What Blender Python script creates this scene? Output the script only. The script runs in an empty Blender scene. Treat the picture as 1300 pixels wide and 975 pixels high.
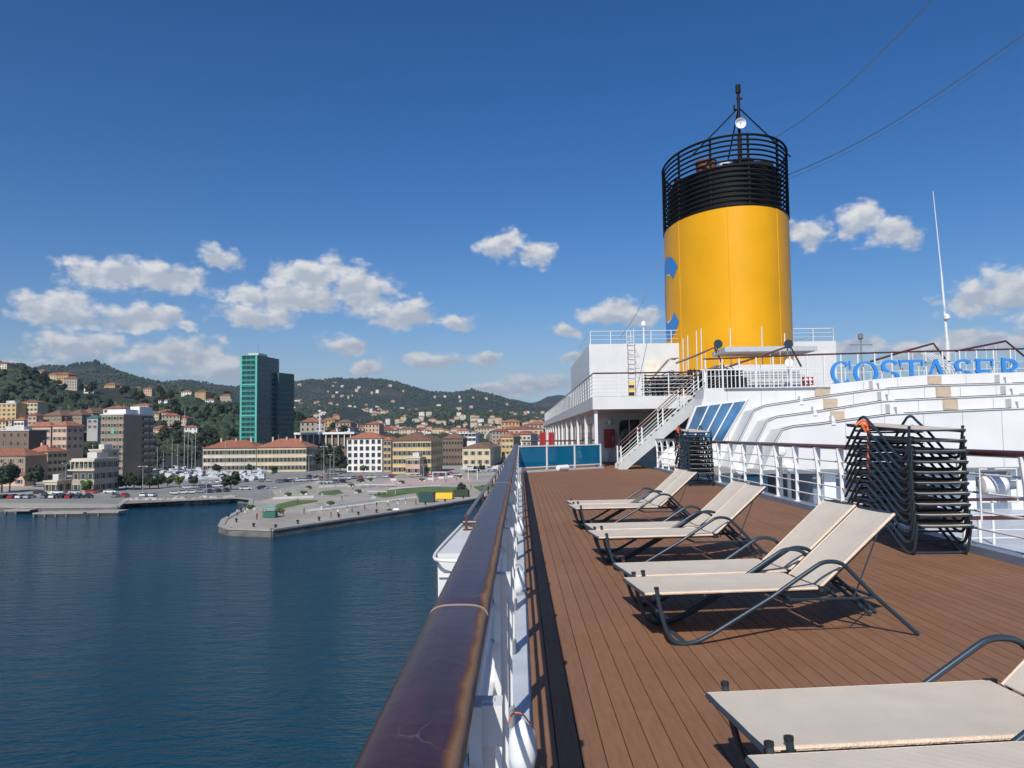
import bpy, math, random
from mathutils import Vector, Matrix, noise
random.seed(7)
S = bpy.context.scene
COL = S.collection
PI = math.pi

# ------------------------------------------------------------ camera
# the deck is z = 0, the ship points along +Y, the sea is 19.5 m below the deck
FPX = 1010.0
EYE = Vector((0, 0, 1.55))
PITCH, YAW, ROLL = math.radians(3.6), math.radians(0.51), math.radians(0.7)
CAMROT = Matrix.Rotation(YAW, 3, 'Z') @ Matrix.Rotation(PI/2 + PITCH, 3, 'X') @ Matrix.Rotation(-ROLL, 3, 'Z')
cd = bpy.data.cameras.new('camera')
cam = bpy.data.objects.new('camera', cd); COL.objects.link(cam)
cd.sensor_width = 36; cd.lens = 36*FPX/1300; cd.clip_start = 0.05; cd.clip_end = 60000
cam.matrix_world = Matrix.Translation(EYE) @ CAMROT.to_4x4()
S.camera = cam
S.render.resolution_x, S.render.resolution_y = 1024, 768

def ray(px, py):
    return CAMROT @ Vector(((px-650)/FPX, (487.5-py)/FPX, -1))
def P(px, py, Y):                 # the point seen there at distance Y forward
    d = ray(px, py); return EYE + d*(Y/d.y)
def G(px, py, z):                 # the point seen there on a level surface
    d = ray(px, py); return EYE + d*((z-EYE.z)/d.z)

# ------------------------------------------------------------ light
SUN_AZ, SUN_EL = math.radians(197), math.radians(41.5)
S.view_settings.view_transform = 'Standard'; S.view_settings.look = 'None'
S.view_settings.exposure = 0.0; S.view_settings.gamma = 1
sl = bpy.data.lights.new('sun', 'SUN'); sl.energy = 4.9; sl.angle = math.radians(0.53); sl.color = (1, .955, .88)
so = bpy.data.objects.new('sun', sl); COL.objects.link(so)
to_sun = Vector((math.sin(SUN_AZ)*math.cos(SUN_EL), math.cos(SUN_AZ)*math.cos(SUN_EL), math.sin(SUN_EL)))
so.rotation_euler = to_sun.to_track_quat('Z', 'Y').to_euler(); so.location = (0, -20, 60)

W = bpy.data.worlds.new('World'); S.world = W; W.use_nodes = True
def build_sky():
    nt = W.node_tree; N = nt.nodes; L = nt.links; N.clear()
    def nd(t, **k):
        n = N.new(t)
        for a, b in k.items(): setattr(n, a, b)
        return n
    def m(op, a, b=None, c=None):
        n = nd('ShaderNodeMath', operation=op)
        for i, v in enumerate((a, b, c)):
            if v is None: continue
            if isinstance(v, (int, float)): n.inputs[i].default_value = v
            else: L.new(v, n.inputs[i])
        return n.outputs[0]
    out = nd('ShaderNodeOutputWorld'); bg = nd('ShaderNodeBackground'); bg.inputs[1].default_value = 0.085
    sky = nd('ShaderNodeTexSky', sky_type='NISHITA', sun_disc=False)
    sky.sun_elevation = SUN_EL; sky.sun_rotation = SUN_AZ
    sky.altitude = 0; sky.air_density = 1.0; sky.dust_density = 0.35; sky.ozone_density = 3.0
    tc = nd('ShaderNodeTexCoord'); sx = nd('ShaderNodeSeparateXYZ'); L.new(tc.outputs['Generated'], sx.inputs[0])
    sv = nd('ShaderNodeCombineXYZ'); L.new(sx.outputs[0], sv.inputs[0]); L.new(sx.outputs[1], sv.inputs[1]); L.new(m('MAXIMUM', sx.outputs[2], .075), sv.inputs[2]); L.new(sv.outputs[0], sky.inputs[0])
    az = m('ARCTAN2', sx.outputs[0], sx.outputs[1]); el = m('ARCSINE', sx.outputs[2])
    p = nd('ShaderNodeCombineXYZ'); L.new(az, p.inputs[0]); L.new(el, p.inputs[1])
    # uneven edges: the lookup point wanders
    nz = nd('ShaderNodeTexNoise'); nz.inputs['Scale'].default_value = 16; nz.inputs['Detail'].default_value = 3
    L.new(p.outputs[0], nz.inputs['Vector'])
    off = nd('ShaderNodeVectorMath', operation='SUBTRACT'); L.new(nz.outputs['Color'], off.inputs[0]); off.inputs[1].default_value = (.5, .5, .5)
    sc = nd('ShaderNodeVectorMath', operation='MULTIPLY'); L.new(off.outputs[0], sc.inputs[0]); sc.inputs[1].default_value = (.065, .035, 0)
    q = nd('ShaderNodeVectorMath', operation='ADD'); L.new(p.outputs[0], q.inputs[0]); L.new(sc.outputs[0], q.inputs[1])
    clouds = [(140,345,60,20),(205,352,62,20),(80,397,55,22),(165,404,62,18),(103,440,62,17),(272,325,28,15),
              (400,346,52,24),(365,375,92,24),(450,372,62,24),(330,398,60,16),(510,396,46,20),(586,407,22,10),(235,456,76,22),(285,470,60,14),
              (441,437,34,15),(472,464,20,11),(546,462,32,10),(611,457,26,14),(640,314,34,16),(676,326,30,15),
              (775,394,36,16),(815,404,34,13),(717,418,25,9),(690,489,66,13),(722,455,24,8),(640,497,60,9),(1020,297,30,20),(1092,284,34,20),(1128,296,36,20),
              (1235,378,40,22),(1290,366,50,30),(1250,428,60,15),(1170,440,50,10),(1075,437,28,11),(1350,380,60,25),(30,468,50,10),(235,416,16,8)]
    best = best2 = None
    for (cx, cy, wx, wy) in clouds:
        d = ray(cx, cy).normalized()
        a, e = math.atan2(d.x, d.y), math.asin(d.z)
        s1 = nd('ShaderNodeVectorMath', operation='SUBTRACT'); L.new(q.outputs[0], s1.inputs[0]); s1.inputs[1].default_value = (a, e, 0)
        s2 = nd('ShaderNodeVectorMath', operation='MULTIPLY'); L.new(s1.outputs[0], s2.inputs[0]); s2.inputs[1].default_value = (FPX/(wx*1.12), FPX/(wy*1.15), 0)
        s3 = nd('ShaderNodeVectorMath', operation='LENGTH'); L.new(s2.outputs[0], s3.inputs[0])
        best = s3.outputs['Value'] if best is None else m('MINIMUM', best, s3.outputs['Value'])
        s4 = nd('ShaderNodeVectorMath', operation='DISTANCE'); L.new(s2.outputs[0], s4.inputs[0]); s4.inputs[1].default_value = (-.15, .5, 0)
        best2 = s4.outputs['Value'] if best2 is None else m('MINIMUM', best2, s4.outputs['Value'])
    # the same kind of clouds goes on round the rest of the horizon
    g = nd('ShaderNodeTexNoise'); g.inputs['Scale'].default_value = 5.5; g.inputs['Detail'].default_value = 2
    st = nd('ShaderNodeVectorMath', operation='MULTIPLY'); L.new(p.outputs[0], st.inputs[0]); st.inputs[1].default_value = (1, 2.6, 1); L.new(st.outputs[0], g.inputs['Vector'])
    side = nd('ShaderNodeMapRange'); L.new(m('ABSOLUTE', az), side.inputs[0]); side.inputs[1].default_value = .64; side.inputs[2].default_value = .85
    low = nd('ShaderNodeMapRange'); L.new(el, low.inputs[0]); low.inputs[1].default_value = .45; low.inputs[2].default_value = .2
    gen = m('MULTIPLY', m('MULTIPLY', m('MULTIPLY', m('SUBTRACT', g.outputs['Fac'], .5), 5.0), side.outputs[0]), low.outputs[0])
    gen = m('SUBTRACT', gen, m('SUBTRACT', 2.6, m('MULTIPLY', m('MULTIPLY', side.outputs[0], low.outputs[0]), 2.2)))
    dens = m('MAXIMUM', m('SUBTRACT', 1.0, best), gen)
    f = nd('ShaderNodeTexNoise'); f.inputs['Scale'].default_value = 34; f.inputs['Detail'].default_value = 9; f.inputs['Roughness'].default_value = .58
    fs = nd('ShaderNodeVectorMath', operation='MULTIPLY'); L.new(p.outputs[0], fs.inputs[0]); fs.inputs[1].default_value = (1, 1.5, 1); L.new(fs.outputs[0], f.inputs['Vector'])
    def billow(vec, det):
        v = nd('ShaderNodeTexVoronoi', feature='F1', normalize=True); v.inputs['Scale'].default_value = 36; v.inputs['Detail'].default_value = det; v.inputs['Roughness'].default_value = .5; v.inputs['Lacunarity'].default_value = 2.3
        L.new(vec, v.inputs['Vector']); return v.outputs['Distance']
    wv = nd('ShaderNodeVectorMath', operation='MULTIPLY_ADD'); L.new(off.outputs[0], wv.inputs[0]); wv.inputs[1].default_value = (.03, .03, 0); L.new(fs.outputs[0], wv.inputs[2])
    bw = billow(wv.outputs[0], 2)
    dd = m('ADD', m('ADD', dens, m('MULTIPLY', m('SUBTRACT', f.outputs['Fac'], .45), 1.15)), m('MULTIPLY', m('SUBTRACT', .30, bw), 1.6))
    mk = nd('ShaderNodeMapRange', interpolation_type='SMOOTHSTEP'); L.new(dd, mk.inputs[0]); mk.inputs[1].default_value = .02; mk.inputs[2].default_value = .62; mk.inputs[4].default_value = .97
    # light from above left: compare the noise with itself a little further up
    f2 = nd('ShaderNodeTexNoise'); f2.inputs['Scale'].default_value = 34; f2.inputs['Detail'].default_value = 5; f2.inputs['Roughness'].default_value = .55
    up = nd('ShaderNodeVectorMath', operation='ADD'); L.new(fs.outputs[0], up.inputs[0]); up.inputs[1].default_value = (-.006, .02, 0); L.new(up.outputs[0], f2.inputs['Vector'])
    wv2 = nd('ShaderNodeVectorMath', operation='ADD'); L.new(wv.outputs[0], wv2.inputs[0]); wv2.inputs[1].default_value = (-.003, .010, 0)
    bw2 = billow(wv2.outputs[0], 1)
    lit = m('ADD', .56, m('ADD', m('MULTIPLY', m('SUBTRACT', f.outputs['Fac'], f2.outputs['Fac']), 2.2), m('MULTIPLY', m('SUBTRACT', bw2, bw), 1.3)))
    lit = m('SUBTRACT', lit, m('MULTIPLY', m('MAXIMUM', m('SUBTRACT', dd, .55), 0), .22))
    lit = m('ADD', lit, m('MULTIPLY', m('SUBTRACT', best, best2), .75))
    lr = nd('ShaderNodeMapRange'); L.new(lit, lr.inputs[0]); lr.inputs[1].default_value = .15; lr.inputs[2].default_value = .95
    cc = nd('ShaderNodeMix', data_type='RGBA'); L.new(lr.outputs[0], cc.inputs[0]); cc.inputs[6].default_value = (5.8, 6.4, 7.3, 1); cc.inputs[7].default_value = (10.2, 10.1, 9.9, 1)
    hs = nd('ShaderNodeHueSaturation'); hs.inputs['Saturation'].default_value = 1.38; hs.inputs['Value'].default_value = 1.0; L.new(sky.outputs[0], hs.inputs['Color'])
    tn = nd('ShaderNodeMix', data_type='RGBA', blend_type='MULTIPLY'); tn.inputs[0].default_value = 1; gm = nd('ShaderNodeGamma'); gm.inputs[1].default_value = 1.2; L.new(hs.outputs[0], gm.inputs[0]); L.new(gm.outputs[0], tn.inputs[6]); tn.inputs[7].default_value = (.92, .765, .80, 1)
    mx = nd('ShaderNodeMix', data_type='RGBA'); L.new(mk.outputs[0], mx.inputs[0]); L.new(tn.outputs[2], mx.inputs[6]); L.new(cc.outputs[2], mx.inputs[7])
    L.new(mx.outputs[2], bg.inputs[0]); L.new(bg.outputs[0], out.inputs[0])
build_sky()

# ------------------------------------------------------------ materials
def lk(nt, a, b): nt.links.new(a, b)
def mat(name, c, rough=.6, metal=0, var=.12, scale=3.0, bump=0, bscale=None, c2=None, spec=.5, coat=0, stretch=(1,1,1), rand=0, alpha=None, trans=0, dirt=0, patch=None, island=0):
    M = bpy.data.materials.new(name); M.use_nodes = True
    nt = M.node_tree; b = nt.nodes['Principled BSDF']
    b.inputs['Roughness'].default_value = rough; b.inputs['Metallic'].default_value = metal
    b.inputs['Specular IOR Level'].default_value = spec; b.inputs['Coat Weight'].default_value = coat
    b.inputs['Transmission Weight'].default_value = trans
    if alpha is not None: b.inputs['Alpha'].default_value = alpha
    tc = nt.nodes.new('ShaderNodeTexCoord'); mp = nt.nodes.new('ShaderNodeMapping'); mp.inputs['Scale'].default_value = stretch
    lk(nt, tc.outputs['Object'], mp.inputs[0])
    n = nt.nodes.new('ShaderNodeTexNoise'); n.inputs['Scale'].default_value = scale; n.inputs['Detail'].default_value = 6
    lk(nt, mp.outputs[0], n.inputs['Vector'])
    r = nt.nodes.new('ShaderNodeValToRGB'); r.color_ramp.elements[0].position = .3; r.color_ramp.elements[1].position = .7
    lo = c2 if c2 else tuple(v*(1-var) for v in c)
    hi = c if c2 else tuple(min(1, v*(1+var)) for v in c)
    r.color_ramp.elements[0].color = (*lo, 1); r.color_ramp.elements[1].color = (*hi, 1)
    lk(nt, n.outputs['Fac'], r.inputs[0]); last = r.outputs[0]
    if dirt:
        n3 = nt.nodes.new('ShaderNodeTexNoise'); n3.inputs['Scale'].default_value = 1.3; n3.inputs['Detail'].default_value = 8; n3.inputs['Roughness'].default_value = .7
        mp3 = nt.nodes.new('ShaderNodeMapping'); mp3.inputs['Scale'].default_value = (3, 3, .35); lk(nt, tc.outputs['Object'], mp3.inputs[0]); lk(nt, mp3.outputs[0], n3.inputs['Vector'])
        r3 = nt.nodes.new('ShaderNodeMapRange'); r3.inputs[1].default_value = .56; r3.inputs[2].default_value = .78; r3.inputs[4].default_value = dirt; lk(nt, n3.outputs['Fac'], r3.inputs[0])
        x3 = nt.nodes.new('ShaderNodeMix'); x3.data_type = 'RGBA'; lk(nt, r3.outputs[0], x3.inputs[0]); lk(nt, last, x3.inputs[6]); x3.inputs[7].default_value = (c[0]*.62, c[1]*.5, c[2]*.38, 1); last = x3.outputs[2]
    if patch:                                  # large uneven patches, the same over neighbouring pieces
        gp = nt.nodes.new('ShaderNodeNewGeometry'); n5 = nt.nodes.new('ShaderNodeTexNoise'); n5.inputs['Scale'].default_value = patch[0]; n5.inputs['Detail'].default_value = 7; n5.inputs['Roughness'].default_value = .65
        lk(nt, gp.outputs['Position'], n5.inputs['Vector'])
        r5 = nt.nodes.new('ShaderNodeMapRange'); r5.inputs[1].default_value = patch[1]; r5.inputs[2].default_value = patch[2]; r5.inputs[4].default_value = patch[3]; lk(nt, n5.outputs['Fac'], r5.inputs[0])
        x5 = nt.nodes.new('ShaderNodeMix'); x5.data_type = 'RGBA'; lk(nt, r5.outputs[0], x5.inputs[0]); lk(nt, last, x5.inputs[6]); x5.inputs[7].default_value = (*patch[4], 1); last = x5.outputs[2]
    if island:
        gi = nt.nodes.new('ShaderNodeNewGeometry'); mi = nt.nodes.new('ShaderNodeMapRange'); mi.inputs[3].default_value = 1-island; mi.inputs[4].default_value = 1+island; lk(nt, gi.outputs['Random Per Island'], mi.inputs[0])
        hi_ = nt.nodes.new('ShaderNodeHueSaturation'); lk(nt, mi.outputs[0], hi_.inputs['Value']); lk(nt, last, hi_.inputs['Color'])
        mh = nt.nodes.new('ShaderNodeMapRange'); mh.inputs[3].default_value = .485; mh.inputs[4].default_value = .515; lk(nt, gi.outputs['Random Per Island'], mh.inputs[0]); lk(nt, mh.outputs[0], hi_.inputs['Hue']); last = hi_.outputs[0]
    if rand:
        oi = nt.nodes.new('ShaderNodeObjectInfo'); mr = nt.nodes.new('ShaderNodeMapRange'); mr.inputs[3].default_value = 1-rand; mr.inputs[4].default_value = 1+rand
        lk(nt, oi.outputs['Random'], mr.inputs[0]); hv = nt.nodes.new('ShaderNodeHueSaturation'); lk(nt, mr.outputs[0], hv.inputs['Value']); lk(nt, last, hv.inputs['Color']); last = hv.outputs[0]
    lk(nt, last, b.inputs['Base Color'])
    if bump:
        n2 = nt.nodes.new('ShaderNodeTexNoise'); n2.inputs['Scale'].default_value = bscale or scale*4; n2.inputs['Detail'].default_value = 5
        lk(nt, mp.outputs[0], n2.inputs['Vector']); bp = nt.nodes.new('ShaderNodeBump'); bp.inputs['Strength'].default_value = bump; bp.inputs['Distance'].default_value = .02
        lk(nt, n2.outputs['Fac'], bp.inputs['Height']); lk(nt, bp.outputs[0], b.inputs['Normal'])
    return M
M = {}
M['paint'] = mat('white ship paint', (.62,.62,.61), .35, var=.05, scale=1.2, bump=.08, bscale=6, dirt=.22)
M['bare'] = mat('white rail paint', (.68,.68,.665), .35, var=.04, scale=5, dirt=.15)
M['grey_paint'] = mat('blue grey deck paint', (.16,.20,.26), .45, var=.1, scale=3, dirt=.3)
M['gutter'] = mat('pale grey gutter paint', (.46,.50,.54), .45, var=.1, scale=3, bump=.1, dirt=.4)
M['caulk'] = mat('dark deck caulking', (.025,.02,.018), .8)
M['plank'] = mat('brown deck composite', (.245,.125,.068), .66, spec=.25, var=.10, scale=4, stretch=(9,1,1), bump=.25, bscale=60, rand=.07, c2=(.195,.096,.052), patch=(.9,.42,.75,.45,(.29,.160,.092)))
M['plank_light'] = M['plank']
M['tube'] = mat('dark slate powder coat', (.035,.055,.075), .32, .3, var=.1, scale=8)
M['black'] = mat('black plastic', (.012,.013,.016), .5)
M['wood_rail'] = mat('red brown varnished wood', (.075,.024,.020), .28, var=.25, scale=6, stretch=(1,1,1), coat=.3)
M['tread'] = mat('brown tread rubber', (.12,.06,.045), .7)
M['funnel_yellow'] = mat('yellow funnel paint', (.72,.34,.004), .42, spec=.3, var=.05, scale=.5, bump=.35, bscale=1.1, dirt=.2)
M['blue'] = mat('sky blue lettering', (.03,.22,.60), .4, var=.05)
M['pale'] = mat('pale logo outline', (.75,.72,.60), .4)
M['funnel_black'] = mat('matt black steel', (.004,.0045,.006), .7, spec=.3, var=.3, scale=2)
M['rust'] = mat('rusty exhaust', (.16,.055,.03), .7, var=.4, scale=2)
M['steel'] = mat('grey steel', (.32,.34,.35), .35, .7, var=.15)
M['red'] = mat('red locker paint', (.28,.015,.02), .4, var=.1)
M['orange'] = mat('orange rope', (.75,.17,.06), .7, bump=.6, bscale=150)
M['beige_panel'] = mat('beige hatch panel', (.42,.34,.25), .6, var=.1, scale=8, bump=.2)
M['yellow'] = mat('yellow sign paint', (.8,.5,.03), .5)
M['roof_grey'] = mat('grey slatted metal', (.42,.44,.46), .5, var=.08)
M['shade_wall'] = mat('pale blue white cabin wall', (.66,.70,.72), .45, var=.05, dirt=.2)
M['dark_glass'] = mat('dark window glass', (.02,.03,.04), .06, var=.2, spec=.8)
M['blue_window'] = mat('blue tinted skylight glass', (.03,.11,.24), .05, var=.6, scale=1.0, spec=1.0, coat=.5)  # uneven dark shapes in the colour imitate broken reflections
M['lamp_white'] = mat('white lamp housing', (.75,.76,.76), .35, var=.05)
M['stringer'] = mat('white stair paint greyed for shade', (.46,.48,.48), .45, var=.06, dirt=.3)  # shade on the white stringers is put into this grey colour
M['rubber'] = mat('grey rubber footing', (.28,.29,.30), .7, var=.1)

def glass_screen():
    m_ = bpy.data.materials.new('blue tinted screen glass'); m_.use_nodes = True; nt = m_.node_tree; nt.nodes.clear()
    o = nt.nodes.new('ShaderNodeOutputMaterial'); t = nt.nodes.new('ShaderNodeBsdfTransparent'); t.inputs[0].default_value = (.12,.62,.88,1)
    g = nt.nodes.new('ShaderNodeBsdfGlossy'); g.inputs['Roughness'].default_value = .03; g.inputs[0].default_value = (.7,.85,.95,1)
    fr = nt.nodes.new('ShaderNodeFresnel'); fr.inputs[0].default_value = 1.5
    n = nt.nodes.new('ShaderNodeTexNoise'); n.inputs['Scale'].default_value = 2
    d = nt.nodes.new('ShaderNodeBsdfDiffuse'); d.inputs[0].default_value = (.01,.26,.50,1)
    mx = nt.nodes.new('ShaderNodeMixShader'); mx2 = nt.nodes.new('ShaderNodeMixShader'); mx2.inputs[0].default_value = .5
    lk(nt, t.outputs[0], mx2.inputs[1]); lk(nt, d.outputs[0], mx2.inputs[2])
    lk(nt, fr.outputs[0], mx.inputs[0]); lk(nt, mx2.outputs[0], mx.inputs[1]); lk(nt, g.outputs[0], mx.inputs[2]); lk(nt, mx.outputs[0], o.inputs[0])
    return m_
M['screen'] = glass_screen()

def sling_mat():
    m_ = mat('beige mesh sling', (.60,.53,.445), .8, var=.05, scale=6); nt = m_.node_tree; b = nt.nodes['Principled BSDF']
    tc = nt.nodes.new('ShaderNodeTexCoord')
    w1 = nt.nodes.new('ShaderNodeTexWave'); w1.inputs['Scale'].default_value = 34; w1.wave_type = 'BANDS'; w1.bands_direction = 'X'
    w2 = nt.nodes.new('ShaderNodeTexWave'); w2.inputs['Scale'].default_value = 34; w2.bands_direction = 'Y'
    lk(nt, tc.outputs['Object'], w1.inputs[0]); lk(nt, tc.outputs['Object'], w2.inputs[0])
    mm = nt.nodes.new('ShaderNodeMath'); mm.operation = 'MULTIPLY'; lk(nt, w1.outputs['Fac'], mm.inputs[0]); lk(nt, w2.outputs['Fac'], mm.inputs[1])
    bp = nt.nodes.new('ShaderNodeBump'); bp.inputs['Strength'].default_value = .5; bp.inputs['Distance'].default_value = .003
    lk(nt, mm.outputs[0], bp.inputs['Height']); lk(nt, bp.outputs[0], b.inputs['Normal'])
    src = b.inputs['Base Color'].links[0].from_socket
    mr = nt.nodes.new('ShaderNodeMapRange'); mr.inputs[3].default_value = .84; mr.inputs[4].default_value = 1.18; lk(nt, mm.outputs[0], mr.inputs[0])
    hv = nt.nodes.new('ShaderNodeHueSaturation'); lk(nt, src, hv.inputs['Color']); lk(nt, mr.outputs[0], hv.inputs['Value']); lk(nt, hv.outputs[0], b.inputs['Base Color'])
    return m_
M['sling'] = sling_mat()
M['cord'] = mat('cream sling edge cord', (.70,.56,.42), .8, bump=.5, bscale=90)

def handrail_mat():
    m_ = bpy.data.materials.new('worn dark varnished handrail'); m_.use_nodes = True; nt = m_.node_tree; b = nt.nodes['Principled BSDF']
    def nd(t): return nt.nodes.new(t)
    tc = nd('ShaderNodeTexCoord'); sp = nd('ShaderNodeSeparateXYZ'); lk(nt, tc.outputs['Object'], sp.inputs[0])
    mp = nd('ShaderNodeMapping'); mp.inputs['Scale'].default_value = (14, 1.2, 14); lk(nt, tc.outputs['Object'], mp.inputs[0])
    n = nd('ShaderNodeTexNoise'); n.inputs['Scale'].default_value = 2.0; n.inputs['Detail'].default_value = 8; lk(nt, mp.outputs[0], n.inputs['Vector'])
    r = nd('ShaderNodeValToRGB'); r.color_ramp.elements[0].color = (.020,.007,.006,1); r.color_ramp.elements[1].color = (.070,.022,.016,1); lk(nt, n.outputs['Fac'], r.inputs[0])
    # wear along the inboard edge
    n2 = nd('ShaderNodeTexNoise'); n2.inputs['Scale'].default_value = 8; n2.inputs['Detail'].default_value = 9; lk(nt, tc.outputs['Object'], n2.inputs['Vector'])
    a = nd('ShaderNodeMath'); a.operation = 'MULTIPLY_ADD'; lk(nt, n2.outputs['Fac'], a.inputs[0]); a.inputs[1].default_value = .030; lk(nt, sp.outputs[0], a.inputs[2])
    w = nd('ShaderNodeValToRGB'); e = w.color_ramp.elements
    mr = nd('ShaderNodeMapRange'); mr.inputs[1].default_value = .062; mr.inputs[2].default_value = .100; lk(nt, a.outputs[0], mr.inputs[0]); lk(nt, mr.outputs[0], w.inputs[0])
    e[0].position = .0; e[0].color = (0,0,0,1); e[1].position = .35; e[1].color = (1,1,1,1)
    wc = nd('ShaderNodeValToRGB'); lk(nt, mr.outputs[0], wc.inputs[0]); q = wc.color_ramp.elements
    q[0].position = .1; q[0].color = (.20,.075,.025,1); q[1].position = .55; q[1].color = (.22,.15,.11,1)
    q.new(.35).color = (.27,.14,.06,1); q.new(.85).color = (.07,.035,.03,1)
    mx = nd('ShaderNodeMix'); mx.data_type = 'RGBA'; lk(nt, w.outputs[0], mx.inputs[0]); lk(nt, r.outputs[0], mx.inputs[6]); lk(nt, wc.outputs[0], mx.inputs[7])
    # hairline cracks in the varnish
    mpc = nd('ShaderNodeMapping'); mpc.inputs['Scale'].default_value = (1.6, .55, 1); lk(nt, tc.outputs['Object'], mpc.inputs[0])
    nw = nd('ShaderNodeTexNoise'); nw.inputs['Scale'].default_value = 9; nw.inputs['Detail'].default_value = 4; lk(nt, mpc.outputs[0], nw.inputs['Vector'])
    ad = nd('ShaderNodeVectorMath'); ad.operation = 'MULTIPLY_ADD'; lk(nt, nw.outputs['Color'], ad.inputs[0]); ad.inputs[1].default_value = (.08,.08,.08); lk(nt, mpc.outputs[0], ad.inputs[2])
    v = nd('ShaderNodeTexVoronoi'); v.feature = 'DISTANCE_TO_EDGE'; v.inputs['Scale'].default_value = 7; lk(nt, ad.outputs[0], v.inputs['Vector'])
    vr = nd('ShaderNodeMapRange'); vr.inputs[1].default_value = .0; vr.inputs[2].default_value = .012; vr.inputs[3].default_value = 1; vr.inputs[4].default_value = 0; lk(nt, v.outputs['Distance'], vr.inputs[0])
    n4 = nd('ShaderNodeTexNoise'); n4.inputs['Scale'].default_value = 6; lk(nt, tc.outputs['Object'], n4.inputs['Vector'])
    n4r = nd('ShaderNodeMapRange'); n4r.inputs[1].default_value = .54; n4r.inputs[2].default_value = .62; n4r.inputs[4].default_value = .3; lk(nt, n4.outputs['Fac'], n4r.inputs[0])
    mu = nd('ShaderNodeMath'); mu.operation = 'MULTIPLY'; lk(nt, vr.outputs[0], mu.inputs[0]); lk(nt, n4r.outputs[0], mu.inputs[1])
    mx2 = nd('ShaderNodeMix'); mx2.data_type = 'RGBA'; lk(nt, mu.outputs[0], mx2.inputs[0]); lk(nt, mx.outputs[2], mx2.inputs[6]); mx2.inputs[7].default_value = (.30,.20,.17,1)
    lk(nt, mx2.outputs[2], b.inputs['Base Color'])
    rr = nd('ShaderNodeMapRange'); rr.inputs[3].default_value = .30; rr.inputs[4].default_value = .75; lk(nt, w.outputs[0], rr.inputs[0]); lk(nt, rr.outputs[0], b.inputs['Roughness'])
    nb = nd('ShaderNodeTexNoise'); nb.inputs['Scale'].default_value = 10; nb.inputs['Detail'].default_value = 6; lk(nt, tc.outputs['Object'], nb.inputs['Vector'])
    bp = nd('ShaderNodeBump'); bp.inputs['Strength'].default_value = .25; bp.inputs['Distance'].default_value = .01; lk(nt, nb.outputs['Fac'], bp.inputs['Height']); lk(nt, bp.outputs[0], b.inputs['Normal'])
    return m_
M['handrail'] = handrail_mat()

def water_mat(name, deep, bumpd):
    m_ = bpy.data.materials.new(name); m_.use_nodes = True; nt = m_.node_tree; b = nt.nodes['Principled BSDF']
    b.inputs['Base Color'].default_value = (*deep, 1); b.inputs['Roughness'].default_value = .09; b.inputs['IOR'].default_value = 1.33; b.inputs['Specular IOR Level'].default_value = .36
    tc = nt.nodes.new('ShaderNodeTexCoord')
    def n(scale, det, st, rot=0, rough=.5):
        mp = nt.nodes.new('ShaderNodeMapping'); mp.inputs['Scale'].default_value = st; mp.inputs['Rotation'].default_value = (0,0,rot); lk(nt, tc.outputs['Object'], mp.inputs[0])
        x = nt.nodes.new('ShaderNodeTexNoise'); x.inputs['Scale'].default_value = scale; x.inputs['Detail'].default_value = det; x.inputs['Roughness'].default_value = rough; lk(nt, mp.outputs[0], x.inputs['Vector']); return x.outputs['Fac']
    a = n(.36, 6, (.6,1.5,1), .38, .6); c = n(1.7, 4, (.7,1.3,1), -.3)
    ad = nt.nodes.new('ShaderNodeMath'); ad.operation = 'MULTIPLY_ADD'; lk(nt, c, ad.inputs[0]); ad.inputs[1].default_value = .38; lk(nt, a, ad.inputs[2])
    bp = nt.nodes.new('ShaderNodeBump'); bp.inputs['Strength'].default_value = 1; bp.inputs['Distance'].default_value = bumpd; lk(nt, ad.outputs[0], bp.inputs['Height']); lk(nt, bp.outputs[0], b.inputs['Normal'])
    big = n(.012, 3, (1,3,1), .2); mr = nt.nodes.new('ShaderNodeMapRange'); mr.inputs[1].default_value = .35; mr.inputs[2].default_value = .7; lk(nt, big, mr.inputs[0])
    ms = nt.nodes.new('ShaderNodeMapRange'); ms.inputs[1].default_value = .35; ms.inputs[2].default_value = .65; ms.inputs[3].default_value = .45; ms.inputs[4].default_value = 1; lk(nt, big, ms.inputs[0]); lk(nt, ms.outputs[0], bp.inputs['Strength'])
    mx = nt.nodes.new('ShaderNodeMix'); mx.data_type = 'RGBA'; lk(nt, mr.outputs[0], mx.inputs[0]); mx.inputs[6].default_value = (*deep,1); mx.inputs[7].default_value = (deep[0]*1.5, deep[1]*1.4, deep[2]*1.3, 1); lk(nt, mx.outputs[2], b.inputs['Base Color'])
    return m_
M['water'] = water_mat('harbour water', (.001,.036,.066), 1.0)
M['water2'] = water_mat('marina water', (.012,.045,.06), .2)

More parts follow.
